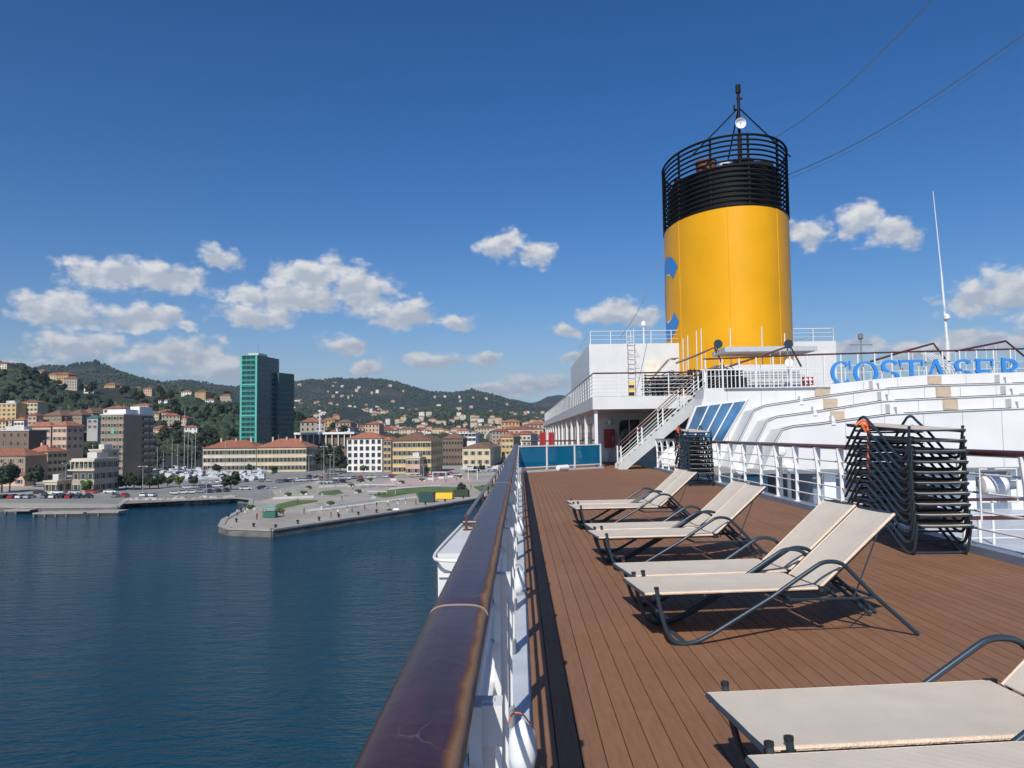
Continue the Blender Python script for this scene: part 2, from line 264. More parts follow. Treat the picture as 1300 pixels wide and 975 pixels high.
# ------------------------------------------------------------ mesh helpers
class MB:
    def __init__(s): s.v = []; s.f = []; s.m = []; s.mi = 0
    def add(s, vs, fs):
        o = len(s.v); s.v += [tuple(v) for v in vs]; s.f += [tuple(i+o for i in f) for f in fs]; s.m += [s.mi]*len(fs); return s
    def box(s, x0, x1, y0, y1, z0, z1):
        return s.add([(x0,y0,z0),(x1,y0,z0),(x1,y1,z0),(x0,y1,z0),(x0,y0,z1),(x1,y0,z1),(x1,y1,z1),(x0,y1,z1)],
                     [(0,3,2,1),(4,5,6,7),(0,1,5,4),(1,2,6,5),(2,3,7,6),(3,0,4,7)])
    def tube(s, pts, r, n=8, cap=True):
        pts = [Vector(p) for p in pts]; rings = []; up = None
        for i, p in enumerate(pts):
            d = (pts[min(i+1, len(pts)-1)] - pts[max(i-1, 0)]).normalized()
            if up is None: up = d.orthogonal().normalized()
            a = (up - d*up.dot(d)).normalized(); up = a; b = d.cross(a)
            rr = r[i] if isinstance(r, (list, tuple)) else r
            rings.append([p + a*math.cos(2*PI*k/n)*rr + b*math.sin(2*PI*k/n)*rr for k in range(n)])
        vs = [v for g in rings for v in g]; fs = []
        for i in range(len(pts)-1):
            for k in range(n): fs.append((i*n+k, i*n+(k+1)%n, (i+1)*n+(k+1)%n, (i+1)*n+k))
        if cap: fs.append(tuple(range(n))[::-1]); fs.append(tuple((len(pts)-1)*n+k for k in range(n)))
        return s.add(vs, fs)
    def prism_y(s, poly, y0, y1):            # poly of (x, z)
        n = len(poly)
        return s.add([(x,y0,z) for x,z in poly]+[(x,y1,z) for x,z in poly], [tuple(range(n)), tuple(range(2*n-1,n-1,-1))]+[((k+1)%n, k, n+k, n+(k+1)%n) for k in range(n)])
    def prism_z(s, poly, z0, z1):            # poly of (x, y)
        n = len(poly)
        return s.add([(x,y,z0) for x,y in poly]+[(x,y,z1) for x,y in poly], [tuple(range(n))[::-1], tuple(range(n,2*n))]+[(k, (k+1)%n, n+(k+1)%n, n+k) for k in range(n)])
    def lathe(s, prof, c=(0,0,0), n=16, axis='z'):
        vs = []; 
        for r, h in prof:
            for k in range(n):
                a = 2*PI*k/n; x, y, z = r*math.cos(a), r*math.sin(a), h
                if axis == 'x': x, y, z = h, r*math.cos(a), r*math.sin(a)
                if axis == 'y': x, y, z = r*math.sin(a), h, r*math.cos(a)
                vs.append((c[0]+x, c[1]+y, c[2]+z))
        fs = [(i*n+k, i*n+(k+1)%n, (i+1)*n+(k+1)%n, (i+1)*n+k) for i in range(len(prof)-1) for k in range(n)]
        fs += [tuple(range(n))[::-1], tuple((len(prof)-1)*n+k for k in range(n))]
        return s.add(vs, fs)
    def mesh(s, name, mats, smooth=False):
        me = bpy.data.meshes.new(name); me.from_pydata(s.v, [], s.f)
        for m_ in (mats if isinstance(mats, (list, tuple)) else [mats]): me.materials.append(m_)
        me.polygons.foreach_set('material_index', s.m)
        if smooth:
            me.polygons.foreach_set('use_smooth', [True]*len(me.polygons))
            if smooth != 'all': me.set_sharp_from_angle(angle=math.radians(40))
        me.update(); return me
    def build(s, name, mats, parent=None, smooth=False, **k):
        return put(name, s.mesh(name, mats, smooth), parent, **k)
def put(name, me, parent=None, loc=None, rot=None, label=None, cat=None, group=None, kind=None, scale=None):
    o = bpy.data.objects.new(name, me); COL.objects.link(o)
    if parent: o.parent = parent
    if loc is not None: o.location = loc
    if rot is not None: o.rotation_euler = rot
    if scale is not None: o.scale = scale
    return tag(o, label, cat, group, kind)
def tag(o, label=None, cat=None, group=None, kind=None):
    if label: o['label'] = label
    if cat: o['category'] = cat
    if group: o['group'] = group
    if kind: o['kind'] = kind
    return o
def thing(name, label, cat, loc=(0,0,0), rotz=0, group=None):
    return put(name, None, None, loc, (0,0,rotz), label, cat, group)
def dup(root, loc, rotz, label, group=None):
    r = root.copy(); COL.objects.link(r); r.location = loc; r.rotation_euler = (0,0,rotz); r['label'] = label
    if group: r['group'] = group
    for ch in list(root.children):
        c = ch.copy(); COL.objects.link(c); c.parent = r
        for g in list(ch.children):
            d = g.copy(); COL.objects.link(d); d.parent = c
    return r
def arc(c, r, a0, a1, n, f):             # points on an arc in a plane given by f(u, v)
    return [f(c[0]+r*math.cos(a0+(a1-a0)*i/n), c[1]+r*math.sin(a0+(a1-a0)*i/n)) for i in range(n+1)]
def smooth_path(pts, it=3):
    pts = [Vector(p) for p in pts]
    for _ in range(it):
        q = [pts[0]]
        for a, b in zip(pts[:-1], pts[1:]): q += [a*.75+b*.25, a*.25+b*.75]
        q.append(pts[-1]); pts = q
    return pts
# ------------------------------------------------------------ own deck
DX0, DX1 = .05, 5.6
deck = MB().box(DX0, DX1+.05, -4, 110, -.30, -.012).build('deck', M['caulk'], kind='structure')
MB().box(-.28, DX0, -4, 110, -.30, -.02).build('gutter', M['gutter'], kind='structure')
# planks: real boards with open joints; the nearest ones are single objects
PW = .1152
ncol = int((DX1-DX0)/PW)
cells = []
for c in range(ncol+1):
    x0 = DX0+c*PW; x1 = min(x0+PW-.006, DX1)
    if x1-x0 < .02: continue
    y = -3.9 + (c*0.77) % 2.3; segs = []
    yy = y-2.3
    while yy < 36:
        a, b = max(yy, -3.9), min(yy+2.3, 36)
        if b-a > .1: segs.append((x0, x1, a, b-.004))
        yy += 2.3
    cells += segs
def vis(cl):
    x0, x1, a, b = cl; ym = (a+b)/2
    if b < 1.8: return 99
    if (x1 > max(b, .1)*.66+.3): return 60+ym
    return max(ym, 0)
cells.sort(key=vis)
plank_me = {}
for i, (x0, x1, a, b) in enumerate(cells[:290]):
    key = (round(x1-x0, 3), round(b-a, 2))
    if key not in plank_me:
        plank_me[key] = MB().box(0, key[0], 0, b-a, -.02, 0).mesh('deck_plank', M['plank'])
    put('deck_plank', plank_me[key], deck, (x0, a, random.uniform(-.0007, .0007)))
rest = MB()
for (x0, x1, a, b) in cells[290:]: rest.box(x0, x1, a, b, -.02, 0)
rest.build('far_planks', M['plank'], deck, kind='stuff')
fl = MB()
for c in range(ncol): fl.box(DX0+c*PW, DX0+c*PW+PW-.006, 36.0, 108, -.02, 0)
fl.build('promenade_planks', M['plank'], deck, kind='stuff')

# the ship's side under the rail and the deck block
hull = MB(); hull.box(-.30, -.282, -30, 118, -19.9, -.03); hull.box(-.3, 26, 110, 118, -19.9, -.31)
hull.build('ship_hull', M['paint'], label='white side of the cruise ship under the left rail', cat='ship hull')

# ------------------------------------------------------------ left railing
def railing(name, label, pts, H, hand_r, posts, wires, hand_mat, post_me, wire_r=.012, joined=False, cat='railing', hand_h=None, group=None):
    """straight runs of rail between pts (x, y, z of the foot line); posts: list of points"""
    r = thing(name, label, cat, (0,0,0), group=group)
    b = MB(); b.tube([(p[0], p[1], p[2]+H) for p in pts], hand_r, 10); b.build('handrail', hand_mat, r, smooth=True)
    if joined:
        b = MB()
        for p in posts: b.tube([p, (p[0], p[1], p[2]+H-.02)], .025, 6)
        b.build('post_row', M['bare'], r, kind='stuff')
    else:
        for p in posts: put('post', post_me, r, p)
    for w in wires:
        b = MB(); b.tube([(p[0], p[1], p[2]+w) for p in pts], wire_r, 6); b.build('rail_bar', M['bare'], r, smooth=True)
    return r
M['putty'] = mat('pale joint putty', (.34,.25,.18), .8)
lr = thing('left_railing', 'white railing with thick worn dark varnished handrail beside the camera', 'railing')
lr.name = 'ship_railing'
prof = []
for k in range(28):
    a = 2*PI*k/28; ca, sa = math.cos(a), math.sin(a)
    prof.append((.071*abs(ca)**.62*(1 if ca > 0 else -1), .034*abs(sa)**.72*(1 if sa > 0 else -1)))
y = -2.95; first = True
while y < 31.5:
    y1 = min(y+4.91, 31.9); b = MB(); n = len(prof)
    stn = [(y, .93), (y+.006, .985), (y+.02, 1.0)] + [(y+.02+(y1-y-.04)*i/12, 1) for i in range(1, 12)] + [(y1-.02, 1.0), (y1-.010, .985), (y1-.003, .93)]
    vs = []
    for (yy, sc) in stn:
        for (px_, pz_) in prof:
            wob = .0022*noise.noise(Vector((px_*20, yy*2.2, 3)))
            vs.append((px_*sc+wob, yy-y, pz_*sc+wob*.5))
    fs = [(i*n+k, (i+1)*n+k, (i+1)*n+(k+1)%n, i*n+(k+1)%n) for i in range(len(stn)-1) for k in range(n)]
    fs += [tuple(range(n)), tuple((len(stn)-1)*n+k for k in range(n))[::-1]]
    b.add(vs, fs); b.build('handrail', M['handrail'], lr, smooth='all', loc=(-.1535, y, 1.105))
    if y > 0:
        b = MB(); b.add([(px_*1.012, yy, pz_*1.03) for yy in (-.003, .003) for (px_, pz_) in prof], [(k, n+k, n+(k+1)%n, (k+1)%n) for k in range(n)]+[tuple(range(n)), tuple(range(n,2*n))[::-1]]); b.build('joint_putty', M['putty'], lr, loc=(-.1535, y, 1.105))
    y += 4.91
MB().box(-.190, -.120, -3, 31.9, 1.055, 1.078).build('rail_plate', M['bare'], lr)
pm = MB(); pm.box(-.035,.035,-.012,.012,0,1.06); pm.box(-.012,.012,-.05,-.012,.05,1.06); pm.box(-.05,.05,-.03,.03,.98,1.056)
post_l = pm.mesh('post', M['bare'])
foot_l = MB().lathe([(.045,0),(.05,.02),(.048,.10),(.035,.11)], n=12).mesh('post_foot', M['rubber'], True)
yy = -1.25
while yy < 31.9:
    o = put('post', post_l, lr, (-.09, yy, -.02)); put('post_foot', foot_l, o)
    yy += 1.412
for z in (.06, .47, .64, .79, .93):
    MB().tube([(-.115, -3, z), (-.115, 31.9, z)], .013, 8).build('rail_bar', M['bare'], lr, smooth=True)

# small lamps along the gutter
def gutter_lamp():
    t = thing('deck_lamp', '', 'lamp', (0,0,0), group='white lamps along the left gutter')
    MB().box(-.05,.05,-.05,.05,0,.03).build('base', M['rubber'], t)
    b = MB(); b.lathe([(.03,.0),(.055,.03),(.066,.08),(.066,.15),(.055,.19),(.03,.215),(.004,.24)], (0,0,.02), 20); b.build('housing', M['lamp_white'], t, smooth=True)
    b = MB(); b.tube(smooth_path([(.04,-.02,.24),(.0,-.03,.30),(-.05,-.03,.30),(-.07,0,.22)]), .004, 6); b.build('cable', M['orange'], t)
    return t
lamp0 = gutter_lamp()
LB = ['white lamp at the foot of the left rail, nearest the camera', 'second white lamp along the left gutter, beside the rail posts', 'third white lamp along the left gutter', 'white lamp near the glass screen in the left gutter']
for i, (x, y) in enumerate(((-.005, 3.75), (-.03, 7.9), (-.01, 12.4), (-.02, 22.5))):
    if i == 0: lamp0.location = (x, y, -.02); lamp0['label'] = LB[0]
    else: dup(lamp0, (x, y, -.02), .5*i, LB[i])

# ------------------------------------------------------------ right coaming and railing
MB().box(DX1, DX1+.24, -4, 33.5, -.3, .10).build('coaming', M['grey_paint'], kind='structure')
rr = thing('ship_railing', 'white right railing with red brown handrail behind the lounger stacks', 'railing')
b = MB(); b.lathe([(.001,-3.9),(.045,-3.9),(.045,33.4),(.001,33.4)], (5.70,0,1.245), 14, 'y'); b.build('handrail', M['wood_rail'], rr, smooth=True)
pm = MB(); pm.add([(-.085,-.02,1.12),(.05,-.02,1.12),(.03,-.02,.62),(-.03,-.02,.62),(.03,-.02,0),(-.03,-.02,0),
                   (-.085,.02,1.12),(.05,.02,1.12),(.03,.02,.62),(-.03,.02,.62),(.03,.02,0),(-.03,.02,0)],
                  [(0,3,2,1),(3,5,4,2),(6,7,8,9),(9,8,10,11),(0,1,7,6),(1,2,8,7),(2,4,10,8),(3,0,6,9),(5,3,9,11)])
pm.box(-.07,.07,-.05,.05,0,.012)
post_r = pm.mesh('post', M['bare'])
for y in (-1.3,0,1.3,2.6,3.9,5.2,6.5,7.8,9.08,10.4,11.7,13.0,14.3,15.4,16.6,17.85,19.05,20.4,21.7,23.0,24.3,25.6,26.9,28.2,29.5,30.8,32.1,33.3):
    put('post', post_r, rr, (5.72, y, .10))
for z in (.30, .52, .75, .98):
    MB().tube([(5.72,-3.9,z),(5.72,33.4,z)], .014, 8).build('rail_bar', M['bare'], rr, smooth=True)
# floodlight in its frame on the right railing
c = P(1262, 616, 9.9)
t = thing('floodlight', 'white floodlight in a wire frame on the right railing, behind the tall lounger stack', 'floodlight', c)
b = MB(); b.lathe([(.02,-.16),(.10,-.15),(.14,-.05),(.135,.05),(.10,.13),(.07,.15)], n=20, axis='x'); b.build('housing', M['lamp_white'], t, smooth=True)
MB().lathe([(.05,.15),(.055,.20),(.05,.26),(.03,.27)], n=14, axis='x').build('neck', M['steel'], t, smooth=True)
b = MB()
for q in ([(-.2,-.05,-.2),(.25,-.05,-.2),(.25,-.05,.2),(-.2,-.05,.2),(-.2,-.05,-.2)],): b.tube(q, .012, 6)
b.tube([(-.2,-.05,-.45),(-.2,-.05,-.2)], .012, 6)
b.build('bracket', M['bare'], t)

# ------------------------------------------------------------ loungers
LW = .315                                  # half width of the sling
def make_lounger(flat=False):
    """u = +X from foot to head, v = Y, side frames outside the sling"""
    t = thing('sun_lounger', '', 'sun lounger', (0,0,0))
    fl_ = .065 if flat else 0; hinge, zs = 1.34, .385; BW = LW-.05
    ang = math.radians(0 if flat else 41); bl = .81
    hx, hz = hinge+.03, zs-(.0 if flat else .0)
    ex, ez = hx+bl*math.cos(ang), hz+bl*math.sin(ang)
    def sheet(x0, z0, x1, z1, name, sag, hw):
        b = MB(); nu, nv = 10, 6; vs = []
        for i in range(nu+1):
            for j in range(nv+1):
                f, g = i/nu, j/nv
                s_ = -sag*math.sin(PI*g)*(.5+.5*math.sin(PI*f))
                vs.append((x0+(x1-x0)*f, -hw+2*hw*g, z0+(z1-z0)*f+s_))
        n1 = (nu+1)*(nv+1)
        vs += [(x, y, z-.004) for (x, y, z) in vs]
        fs = []
        for i in range(nu):
            for j in range(nv):
                a = i*(nv+1)+j; fs.append((a, a+nv+1, a+nv+2, a+1)); fs.append((n1+a, n1+a+1, n1+a+nv+2, n1+a+nv+1))
        b.add(vs, fs); return b.build(name, M['sling'], t, smooth='all')
    s1 = sheet(0, zs, hinge, zs, 'seat_sling', .012, LW); s2 = sheet(hx, hz, ex, ez, 'back_sling', .015, BW)
    for (par, x0, z0, x1, z1, hw) in ((s1, 0, zs, hinge, zs, LW), (s2, hx, hz, ex, ez, BW)):
        for s in (-1, 1):
            MB().tube([(x0, s*(hw-.004), z0-.011), (x1, s*(hw-.004), z1-.011)], .0115, 8).build('edge_cord', M['tube'] if flat else M['cord'], par, smooth=True)
    b = MB()
    for s in (-1, 1): b.tube([(0, s*(LW-.022), zs-.026), (hinge, s*(LW-.022), zs-.026)], .021 if flat else .014, 8)
    b.tube([(.0, -LW, zs-.016), (.0, LW, zs-.016)], .012, 8); b.tube([(hinge, -LW-.02, zs-.02), (hinge, LW+.02, zs-.02)], .015, 8)
    b.tube([(.45, -LW, zs-.03), (.45, LW, zs-.03)], .012, 6)
    b.build('seat_frame', M['tube'], t, smooth=True)
    b = MB(); nx, nz = -math.sin(ang), math.cos(ang)
    for s in (-1, 1): b.tube([(hx-nx*.026, s*(BW-.022), hz-nz*.026), (ex-nx*.026, s*(BW-.022), ez-nz*.026)], .021 if flat else .014, 8)
    b.tube([(ex, -BW, ez-.012), (ex, BW, ez-.012)], .012, 8)
    mx, mz = hx+bl*.42*math.cos(ang)-nx*.026, hz+bl*.42*math.sin(ang)-nz*.026
    b.tube([(mx, -BW, mz), (mx, BW, mz)], .011, 6)
    b.build('back_frame', M['tube'], t, smooth=True)
    for s in (-1, 1):
        v = s*(LW+.012)
        path = smooth_path([(.085, v, .412), (.10, v, .30), (.155, v, .09), (.22, v, .012), (.36, v, .012), (.50, v, .075)], 3) + \
               smooth_path([(.95, v, .32), (1.28, v, .525-fl_), (1.37, v, .575-fl_), (1.50, v, .565-fl_), (1.57, v, .50-fl_*.7), (1.75, v, .315)], 3) + [Vector((2.09, v, .012))]
        b = MB(); b.tube(path, .0185 if flat else .0160, 10); o = b.build('leg_frame', M['tube'], t, smooth=True)
        b = MB(); b.tube([(.0852, v, .408), (.0845, v, .424)], .0185, 10); b.build('end_cap', M['black'], o, smooth=True)
        MB().box(hinge-.02, hinge+.04, v-.02 if s > 0 else v, v if s > 0 else v+.02, zs-.045, zs+.004).build('hinge_plate', M['black'], t)
        MB().box(.055,.115, s*(LW-.012)-.02, s*(LW-.012)+.02, zs-.045, zs-.012).build('corner_clip', M['black'], t)
        if not flat:
            a = (1.52, s*(LW-.05), .30); c2 = (mx+.25*math.cos(ang), s*(LW-.05), mz+.25*math.sin(ang))
            MB().tube([a, (a[0]+.10, a[1], .27), c2], .006, 6).build('prop_rod', M['tube'], t)
    b = MB()
    for s in (-1, 1): b.tube([(1.10, s*(LW+.01), .30), (1.76, s*(LW+.01), .295)], .010, 6)
    b.tube([(1.76, -LW-.02, .30), (1.76, LW+.02, .30)], .013, 8); b.tube([(1.10, -LW-.02, .30), (1.10, LW+.02, .30)], .012, 8)
    b.tube([(.30, -LW-.02, .012), (.30, LW+.02, .012)], .0145, 8)
    b.build('brace', M['tube'], t, smooth=True)
    return t
AX = math.radians(6.5)
g1 = 'reclining sun loungers set out in pairs on the deck'
lounger = make_lounger()
spots = [((.86, 6.20), 'beige sling sun lounger, nearer one of the pair in front of the tall lounger stack'),
         ((.87, 6.92), 'beige sling sun lounger, farther one of the pair in front of the tall lounger stack'),
         ((.84, 2.64), 'beige sling sun lounger cut off by the bottom edge, closest to the camera'),
         ((.86, 3.34), 'beige sling sun lounger in the bottom right corner, second from the camera'),
         ((.84, 9.35), 'beige sling sun lounger, nearer one of the middle pair on the deck'),
         ((.86, 10.08), 'beige sling sun lounger, farther one of the middle pair on the deck'),
         ((.82, 12.85), 'beige sling sun lounger, nearer one of the farthest pair'),
         ((.83, 13.60), 'beige sling sun lounger, farther one of the farthest pair')]
for i, ((x, y), lab) in enumerate(spots):
    if i == 0: lounger.location = (x, y, 0); lounger.rotation_euler = (0,0,AX); tag(lounger, lab, None, g1)
    else: dup(lounger, (x, y, 0), AX + random.uniform(-.012, .012), lab, g1)
flat = make_lounger(True)
ord_ = ['bottom','second','third','fourth','fifth','sixth','seventh','eighth','ninth','top']
n = 0
for (nm, x, y, g) in (('tall lounger stack tied with an orange rope', 5.14, 9.72, 'folded loungers in the stack by the right railing'),
                      ('lounger stack near the stairs', 5.16, 22.7, 'folded loungers in the stack near the stairs')):
    for k in range(10):
        lab = '%s folded sun lounger of the %s' % (ord_[k], nm)
        loc = (x+random.uniform(-.012,.012), y+random.uniform(-.02,.02)+.012*k, k*.129); rz = PI/2+random.uniform(-.012,.012)
        if n == 0: flat.location = loc; flat.rotation_euler = (0,-.02,rz); tag(flat, lab, None, g)
        else: dup(flat, loc, rz, lab, g).rotation_euler = (0, -.02 if k < 9 else -.045, rz)
        n += 1
# orange ropes
def rope(x, y, ztop, zbot, lab):
    t = thing('rope', lab, 'rope')
    b = MB(); b.tube(smooth_path([(x-.10,y,ztop-.05),(x-.02,y-.02,ztop+.02),(x+.08,y-.03,ztop+.0),(x+.12,y-.06,ztop-.09),(x+.02,y-.05,ztop-.05),(x-.05,y-.07,ztop-.02),(x+.02,y-.05,ztop-.14)],2), .020, 8); b.build('knot', M['orange'], t, smooth=True)
    b = MB(); b.tube(smooth_path([(x+.05,y-.04,ztop),(x+.06,y-.06,ztop-.3),(x+.03,y-.06,ztop-.6),(x+.10,y-.07,zbot)],3), .024, 8); b.build('tail', M['orange'], t, smooth=True)
rope(4.78, 11.15, 1.66, .62, 'orange rope knotted over the top of the tall lounger stack')
rope(4.79, 24.2, 1.66, .9, 'orange rope on the lounger stack near the stairs')
# ------------------------------------------------------------ glass wind screen across the deck
A, B = Vector((-.12, 31.9, 0)), Vector((3.55, 35.3, 0))
d = (B-A).normalized(); nrm = Vector((d.y, -d.x, 0)); ang = math.atan2(d.y, d.x); Ls = (B-A).length
t = thing('glass_screen', 'blue tinted glass wind screen with white posts across the deck', 'glass screen', A, ang)
MB().box(0, Ls, -.03, .03, 1.02, 1.07).build('top_rail', M['bare'], t)
MB().box(0, Ls, -.02, .02, .17, .21).build('bottom_rail', M['bare'], t)
MB().box(-.1, Ls+.1, -.12, .12, 0, .07).build('kerb', M['gutter'], t)
for k in range(4):
    x = Ls*k/3; o = MB().box(x-.035, x+.035, -.035, .035, .07, 1.08).build('post', M['bare'], t)
    MB().lathe([(.08,.07),(.085,.10),(.04,.14)], (x,0,0), 12).build('foot', M['rubber'], o)
    if k < 3:
        MB().box(x+.04, x+Ls/3-.04, -.006, .006, .215, 1.015).build('glass_pane', M['screen'], t)
# things seen beyond the screen
b = MB(); b.lathe([(.02,-.3),(.11,-.28),(.12,.28),(.02,.3)], (0,0,.14), 14, 'x')
b.build('gas_cylinder', M['lamp_white'], smooth=True, loc=Vector((1.75, 33.0, 0)), rot=(0,0,ang), label='small white cylinder lying at the foot of the glass screen', cat='gas cylinder')
railing('ship_railing', 'white railing with red brown handrail beyond the glass screen', [(.1, 47, 0), (4.0, 47, 0)], 1.12, .045,
        [(x, 47, 0) for x in (.1, 1.1, 2.1, 3.1, 4.0)], (.3,.55,.8), M['wood_rail'], MB().box(-.03,.03,-.03,.03,0,1.1).mesh('post', M['bare']))
for i, (x, w) in enumerate(((1.30,.34),(1.78,.30))):
    o = thing('locker', ['wide red locker beyond the glass screen', 'narrow red locker beyond the glass screen, nearer the pillars'][i], 'locker', (x, 45, 0), group='red lockers on the promenade')
    b = MB(); b.box(-w/2, w/2, -.25, .25, .1, 1.62); b.build('body', M['red'], o)
    b = MB(); b.box(-w/2+.04, w/2-.04, -.275, -.252, .16, 1.56); o2 = b.build('door', M['red'], o)
    MB().box(w/2-.12, w/2-.09, -.30, -.277, .8, 1.0).build('handle', M['steel'], o2)
    MB().box(-w/2+.03, w/2-.03, -.2, .2, 0, .1).build('plinth', M['black'], o)

# ------------------------------------------------------------ aft superstructure
ZU0, ZU1, YF, XS = 2.60, 3.16, 35.4, 3.26
sup = thing('superstructure', 'white stern superstructure with an overhanging upper deck', 'superstructure')
b = MB(); b.box(XS, 26, YF, 110, ZU0, ZU1); b.build('upper_deck', M['paint'], sup)
b = MB(); b.box(XS+.05, 26, YF+.06, 110, ZU1, ZU1+.02); b.build('deck_covering', M['grey_paint'], sup)
# soffit lines and shaded cabin walls below
wl = MB(); wl.box(4.15, 4.35, 43.2, 104, 0, ZU0); wl.box(4.15, 26, 43, 43.2, 0, ZU0); wl.build('cabin_wall', M['shade_wall'], sup)
pil = MB().box(-.07,.07,-.09,.09,0,ZU0).mesh('pillar', M['bare'])
for y in (35.7,41.1,46.8,52.2,57.9,63.6,69.3,75,80.7,86.4,92.1,97.8,103.5): put('pillar', pil, sup, (XS+.16, y, 0))
wdm = MB(); wdm.box(-.01,.01,-1.0,1.0,0,1.15); wd = wdm.mesh('cabin_window', M['dark_glass'])
wfm = MB()
for (a, b_, c_, d_) in ((-1.06,1.06,-.06,0),(-1.06,1.06,1.15,1.21),(-1.06,-1.0,0,1.15),(1.0,1.06,0,1.15)): wfm.box(-.03,.0,a,b_,c_,d_)
wf = wfm.mesh('window_frame', M['bare'])
for k in range(20):
    y = 45.0+k*2.85; o = put('cabin_window', wd, sup, (4.135, y, .95)); put('window_frame', wf, o)
# wall facing the camera: panels, doors, windows
fw = 42.985
for k, x in enumerate((4.2, 6.65, 7.75, 8.85, 11.3, 12.4)):
    MB().box(x, x+1.02, fw-.03, fw, .12, 2.4).build('wall_panel', M['shade_wall'], sup)
o = MB().box(5.35, 6.45, fw-.05, fw, .1, 2.25).build('doorway', M['dark_glass'], sup)
f = MB(); f.box(5.27,5.35,fw-.09,fw-.052,0,2.33); f.box(6.45,6.53,fw-.09,fw-.052,0,2.33); f.box(5.35,6.45,fw-.09,fw-.052,2.25,2.33); f.box(5.87,5.93,fw-.09,fw-.052,.1,2.25)
f.build('door_frame', M['bare'], o)
o = MB().box(8.0, 9.4, 40.0, 40.6, .0, 1.9).build('vending_cabinet', M['black'], label='black cabinet under the overhanging deck behind the stairs', cat='cabinet')
c = thing('hose_cabinet', 'dark red fire hose cabinet under the overhanging deck', 'hose cabinet', (4.78, 42.6, 0))
MB().box(-.28,.28,-.2,.2,.75,1.75).build('body', M['red'], c)
o = MB().box(-.24,.24,-.225,-.202,.79,1.71).build('door', M['red'], c); MB().box(.14,.18,-.25,-.227,1.15,1.35).build('handle', M['steel'], o)
MB().box(-.05,.05,-.05,.05,0,.75).build('stand', M['steel'], c)
c = thing('wall_lamp', 'small wall lamp above the hose cabinet', 'lamp', (4.85, 42.85, 2.05))
b = MB(); b.box(-.22,.22,-.1,.08,-.02,.1); b.build('housing', M['steel'], c); MB().lathe([(.02,-.2),(.1,-.15),(.14,0),(.1,.1),(.03,.14)], (0,-.16,.1), 12).build('globe', M['lamp_white'], c, smooth=True)
for i, x in enumerate((6.0, 9.2)):
    MB().lathe([(.1,-.05),(.1,0)], (x, 38, ZU0-.005), 12).build('soffit_lamp', M['lamp_white'], sup)

# railings of the upper deck
pmu = MB().box(-.022,.022,-.022,.022,0,1.02).mesh('post', M['bare'])
railing('ship_railing', 'white railing on the upper deck edge above the fascia, facing the camera', [(XS+.06, YF+.06, ZU1), (7.75, YF+.06, ZU1)], 1.05, .035,
        [(XS+.06+k*1.115, YF+.06, ZU1) for k in range(5)], (.2,.37,.54,.71,.88), M['wood_rail'], pmu)
railing('ship_railing', 'long white railing running aft along the side of the upper deck', [(XS+.06, YF+.12, ZU1), (XS+.06, 104, ZU1)], 1.05, .035,
        [(XS+.06, YF+1.2+k*1.5, ZU1) for k in range(46)], (.2,.37,.54,.71,.88), M['wood_rail'], pmu, joined=True)

# ------------------------------------------------------------ stairs up to the platform
def stairs(name, label, x0, z0, x1, z1, ya, yb, nst, posts, rails=True, under=True):
    t = thing(name, label, 'stairs')
    dx, dz = x1-x0, z1-z0; L = math.hypot(dx, dz); sx_ = dx/L; sz_ = dz/L
    tm = MB().box(-.14,.14,0,yb-ya-.1,-.02,.02).mesh('tread', M['tread'])
    for k in range(nst):
        f = (k+.5)/nst; put('tread', tm, t, (x0+dx*f, ya+.05, z0+dz*(k+1)/nst-.05))
    for yy in (ya, yb):
        b = MB(); h = .17
        b.prism_y([(x0-.12, z0), (x0+.25, z0), (x1+.1, z1-.36), (x1+.1, z1+.10), (x1-.08, z1+.13), (x0-.12, z0+.20)], yy-.03, yy+.03)
        b.build('stringer', M['stringer'], t)
        H = .98
        b = MB(); b.tube([(x0-.1, yy, z0+H-.1), (x0, yy, z0+H+.02), (x1, yy, z1+H+.02), (x1+.5, yy, z1+H+.04)], .03, 8); b.build('handrail', M['wood_rail'], t, smooth=True)
        for h in (.35, .66):
            b = MB(); b.tube([(x0, yy, z0+h), (x1, yy, z1+h)], .014, 6); b.build('rail_bar', M['bare'], t)
        for k in range(posts):
            f = k/(posts-1); x = x0+dx*f
            MB().box(x-.028, x+.028, yy-.028, yy+.028, z0+dz*f+.02, z0+dz*f+H).build('post', M['bare'], t)
    if under:
        b = MB(); b.prism_y([(x0+.5, z0+.02), (x1, z1-.62), (x1, z1-.58), (x0+.45, z0+.06)], ya+.1, yb-.1); b.build('soffit_plate', M['tread'], t)
    return t
stairs('staircase', 'white staircase with brown treads and red brown handrails up to the upper deck', 4.28, 0, 7.9, 3.2, 33.9, 35.1, 15, 5, under=False)
# dark storage under the stairs
t = thing('pool_gate', 'short white barred gate beside the stairs, behind the farther lounger stack', 'gate', (6.0, 30.5, 0))
for k in range(5): MB().box(.0+k*.17, .045+k*.17, -.02, .02, .05, 1.1).build('bar', M['bare'], t)
MB().box(-.05,.8,-.025,.025,1.1,1.15).build('top_rail', M['bare'], t); MB().box(-.05,.8,-.025,.025,.1,.15).build('bottom_rail', M['bare'], t)
t = thing('wrapped_bundle', 'white plastic wrapped bundle stored under the stairs', 'bundle', (6.9, 34.5, 0))
b = MB(); rnd = random.Random(4)
b.lathe([(.35,0),(.62,.1),(.66,.5),(.5,.9),(.2,1.05)], n=14)
for i, v in enumerate(b.v):
    b.v[i] = (v[0]*1.5*(1+.12*rnd.uniform(-1,1)), v[1]*.5*(1+.1*rnd.uniform(-1,1)), v[2]*.9)
b.build('cover', M['lamp_white'], t); MB().box(-.7,.7,-.35,.35,-.001,.06).build('pallet', M['tread'], t)
MB().box(7.4, 7.6, 35.15, 43, 0, ZU0-.003).build('partition_wall', M['black'], sup)
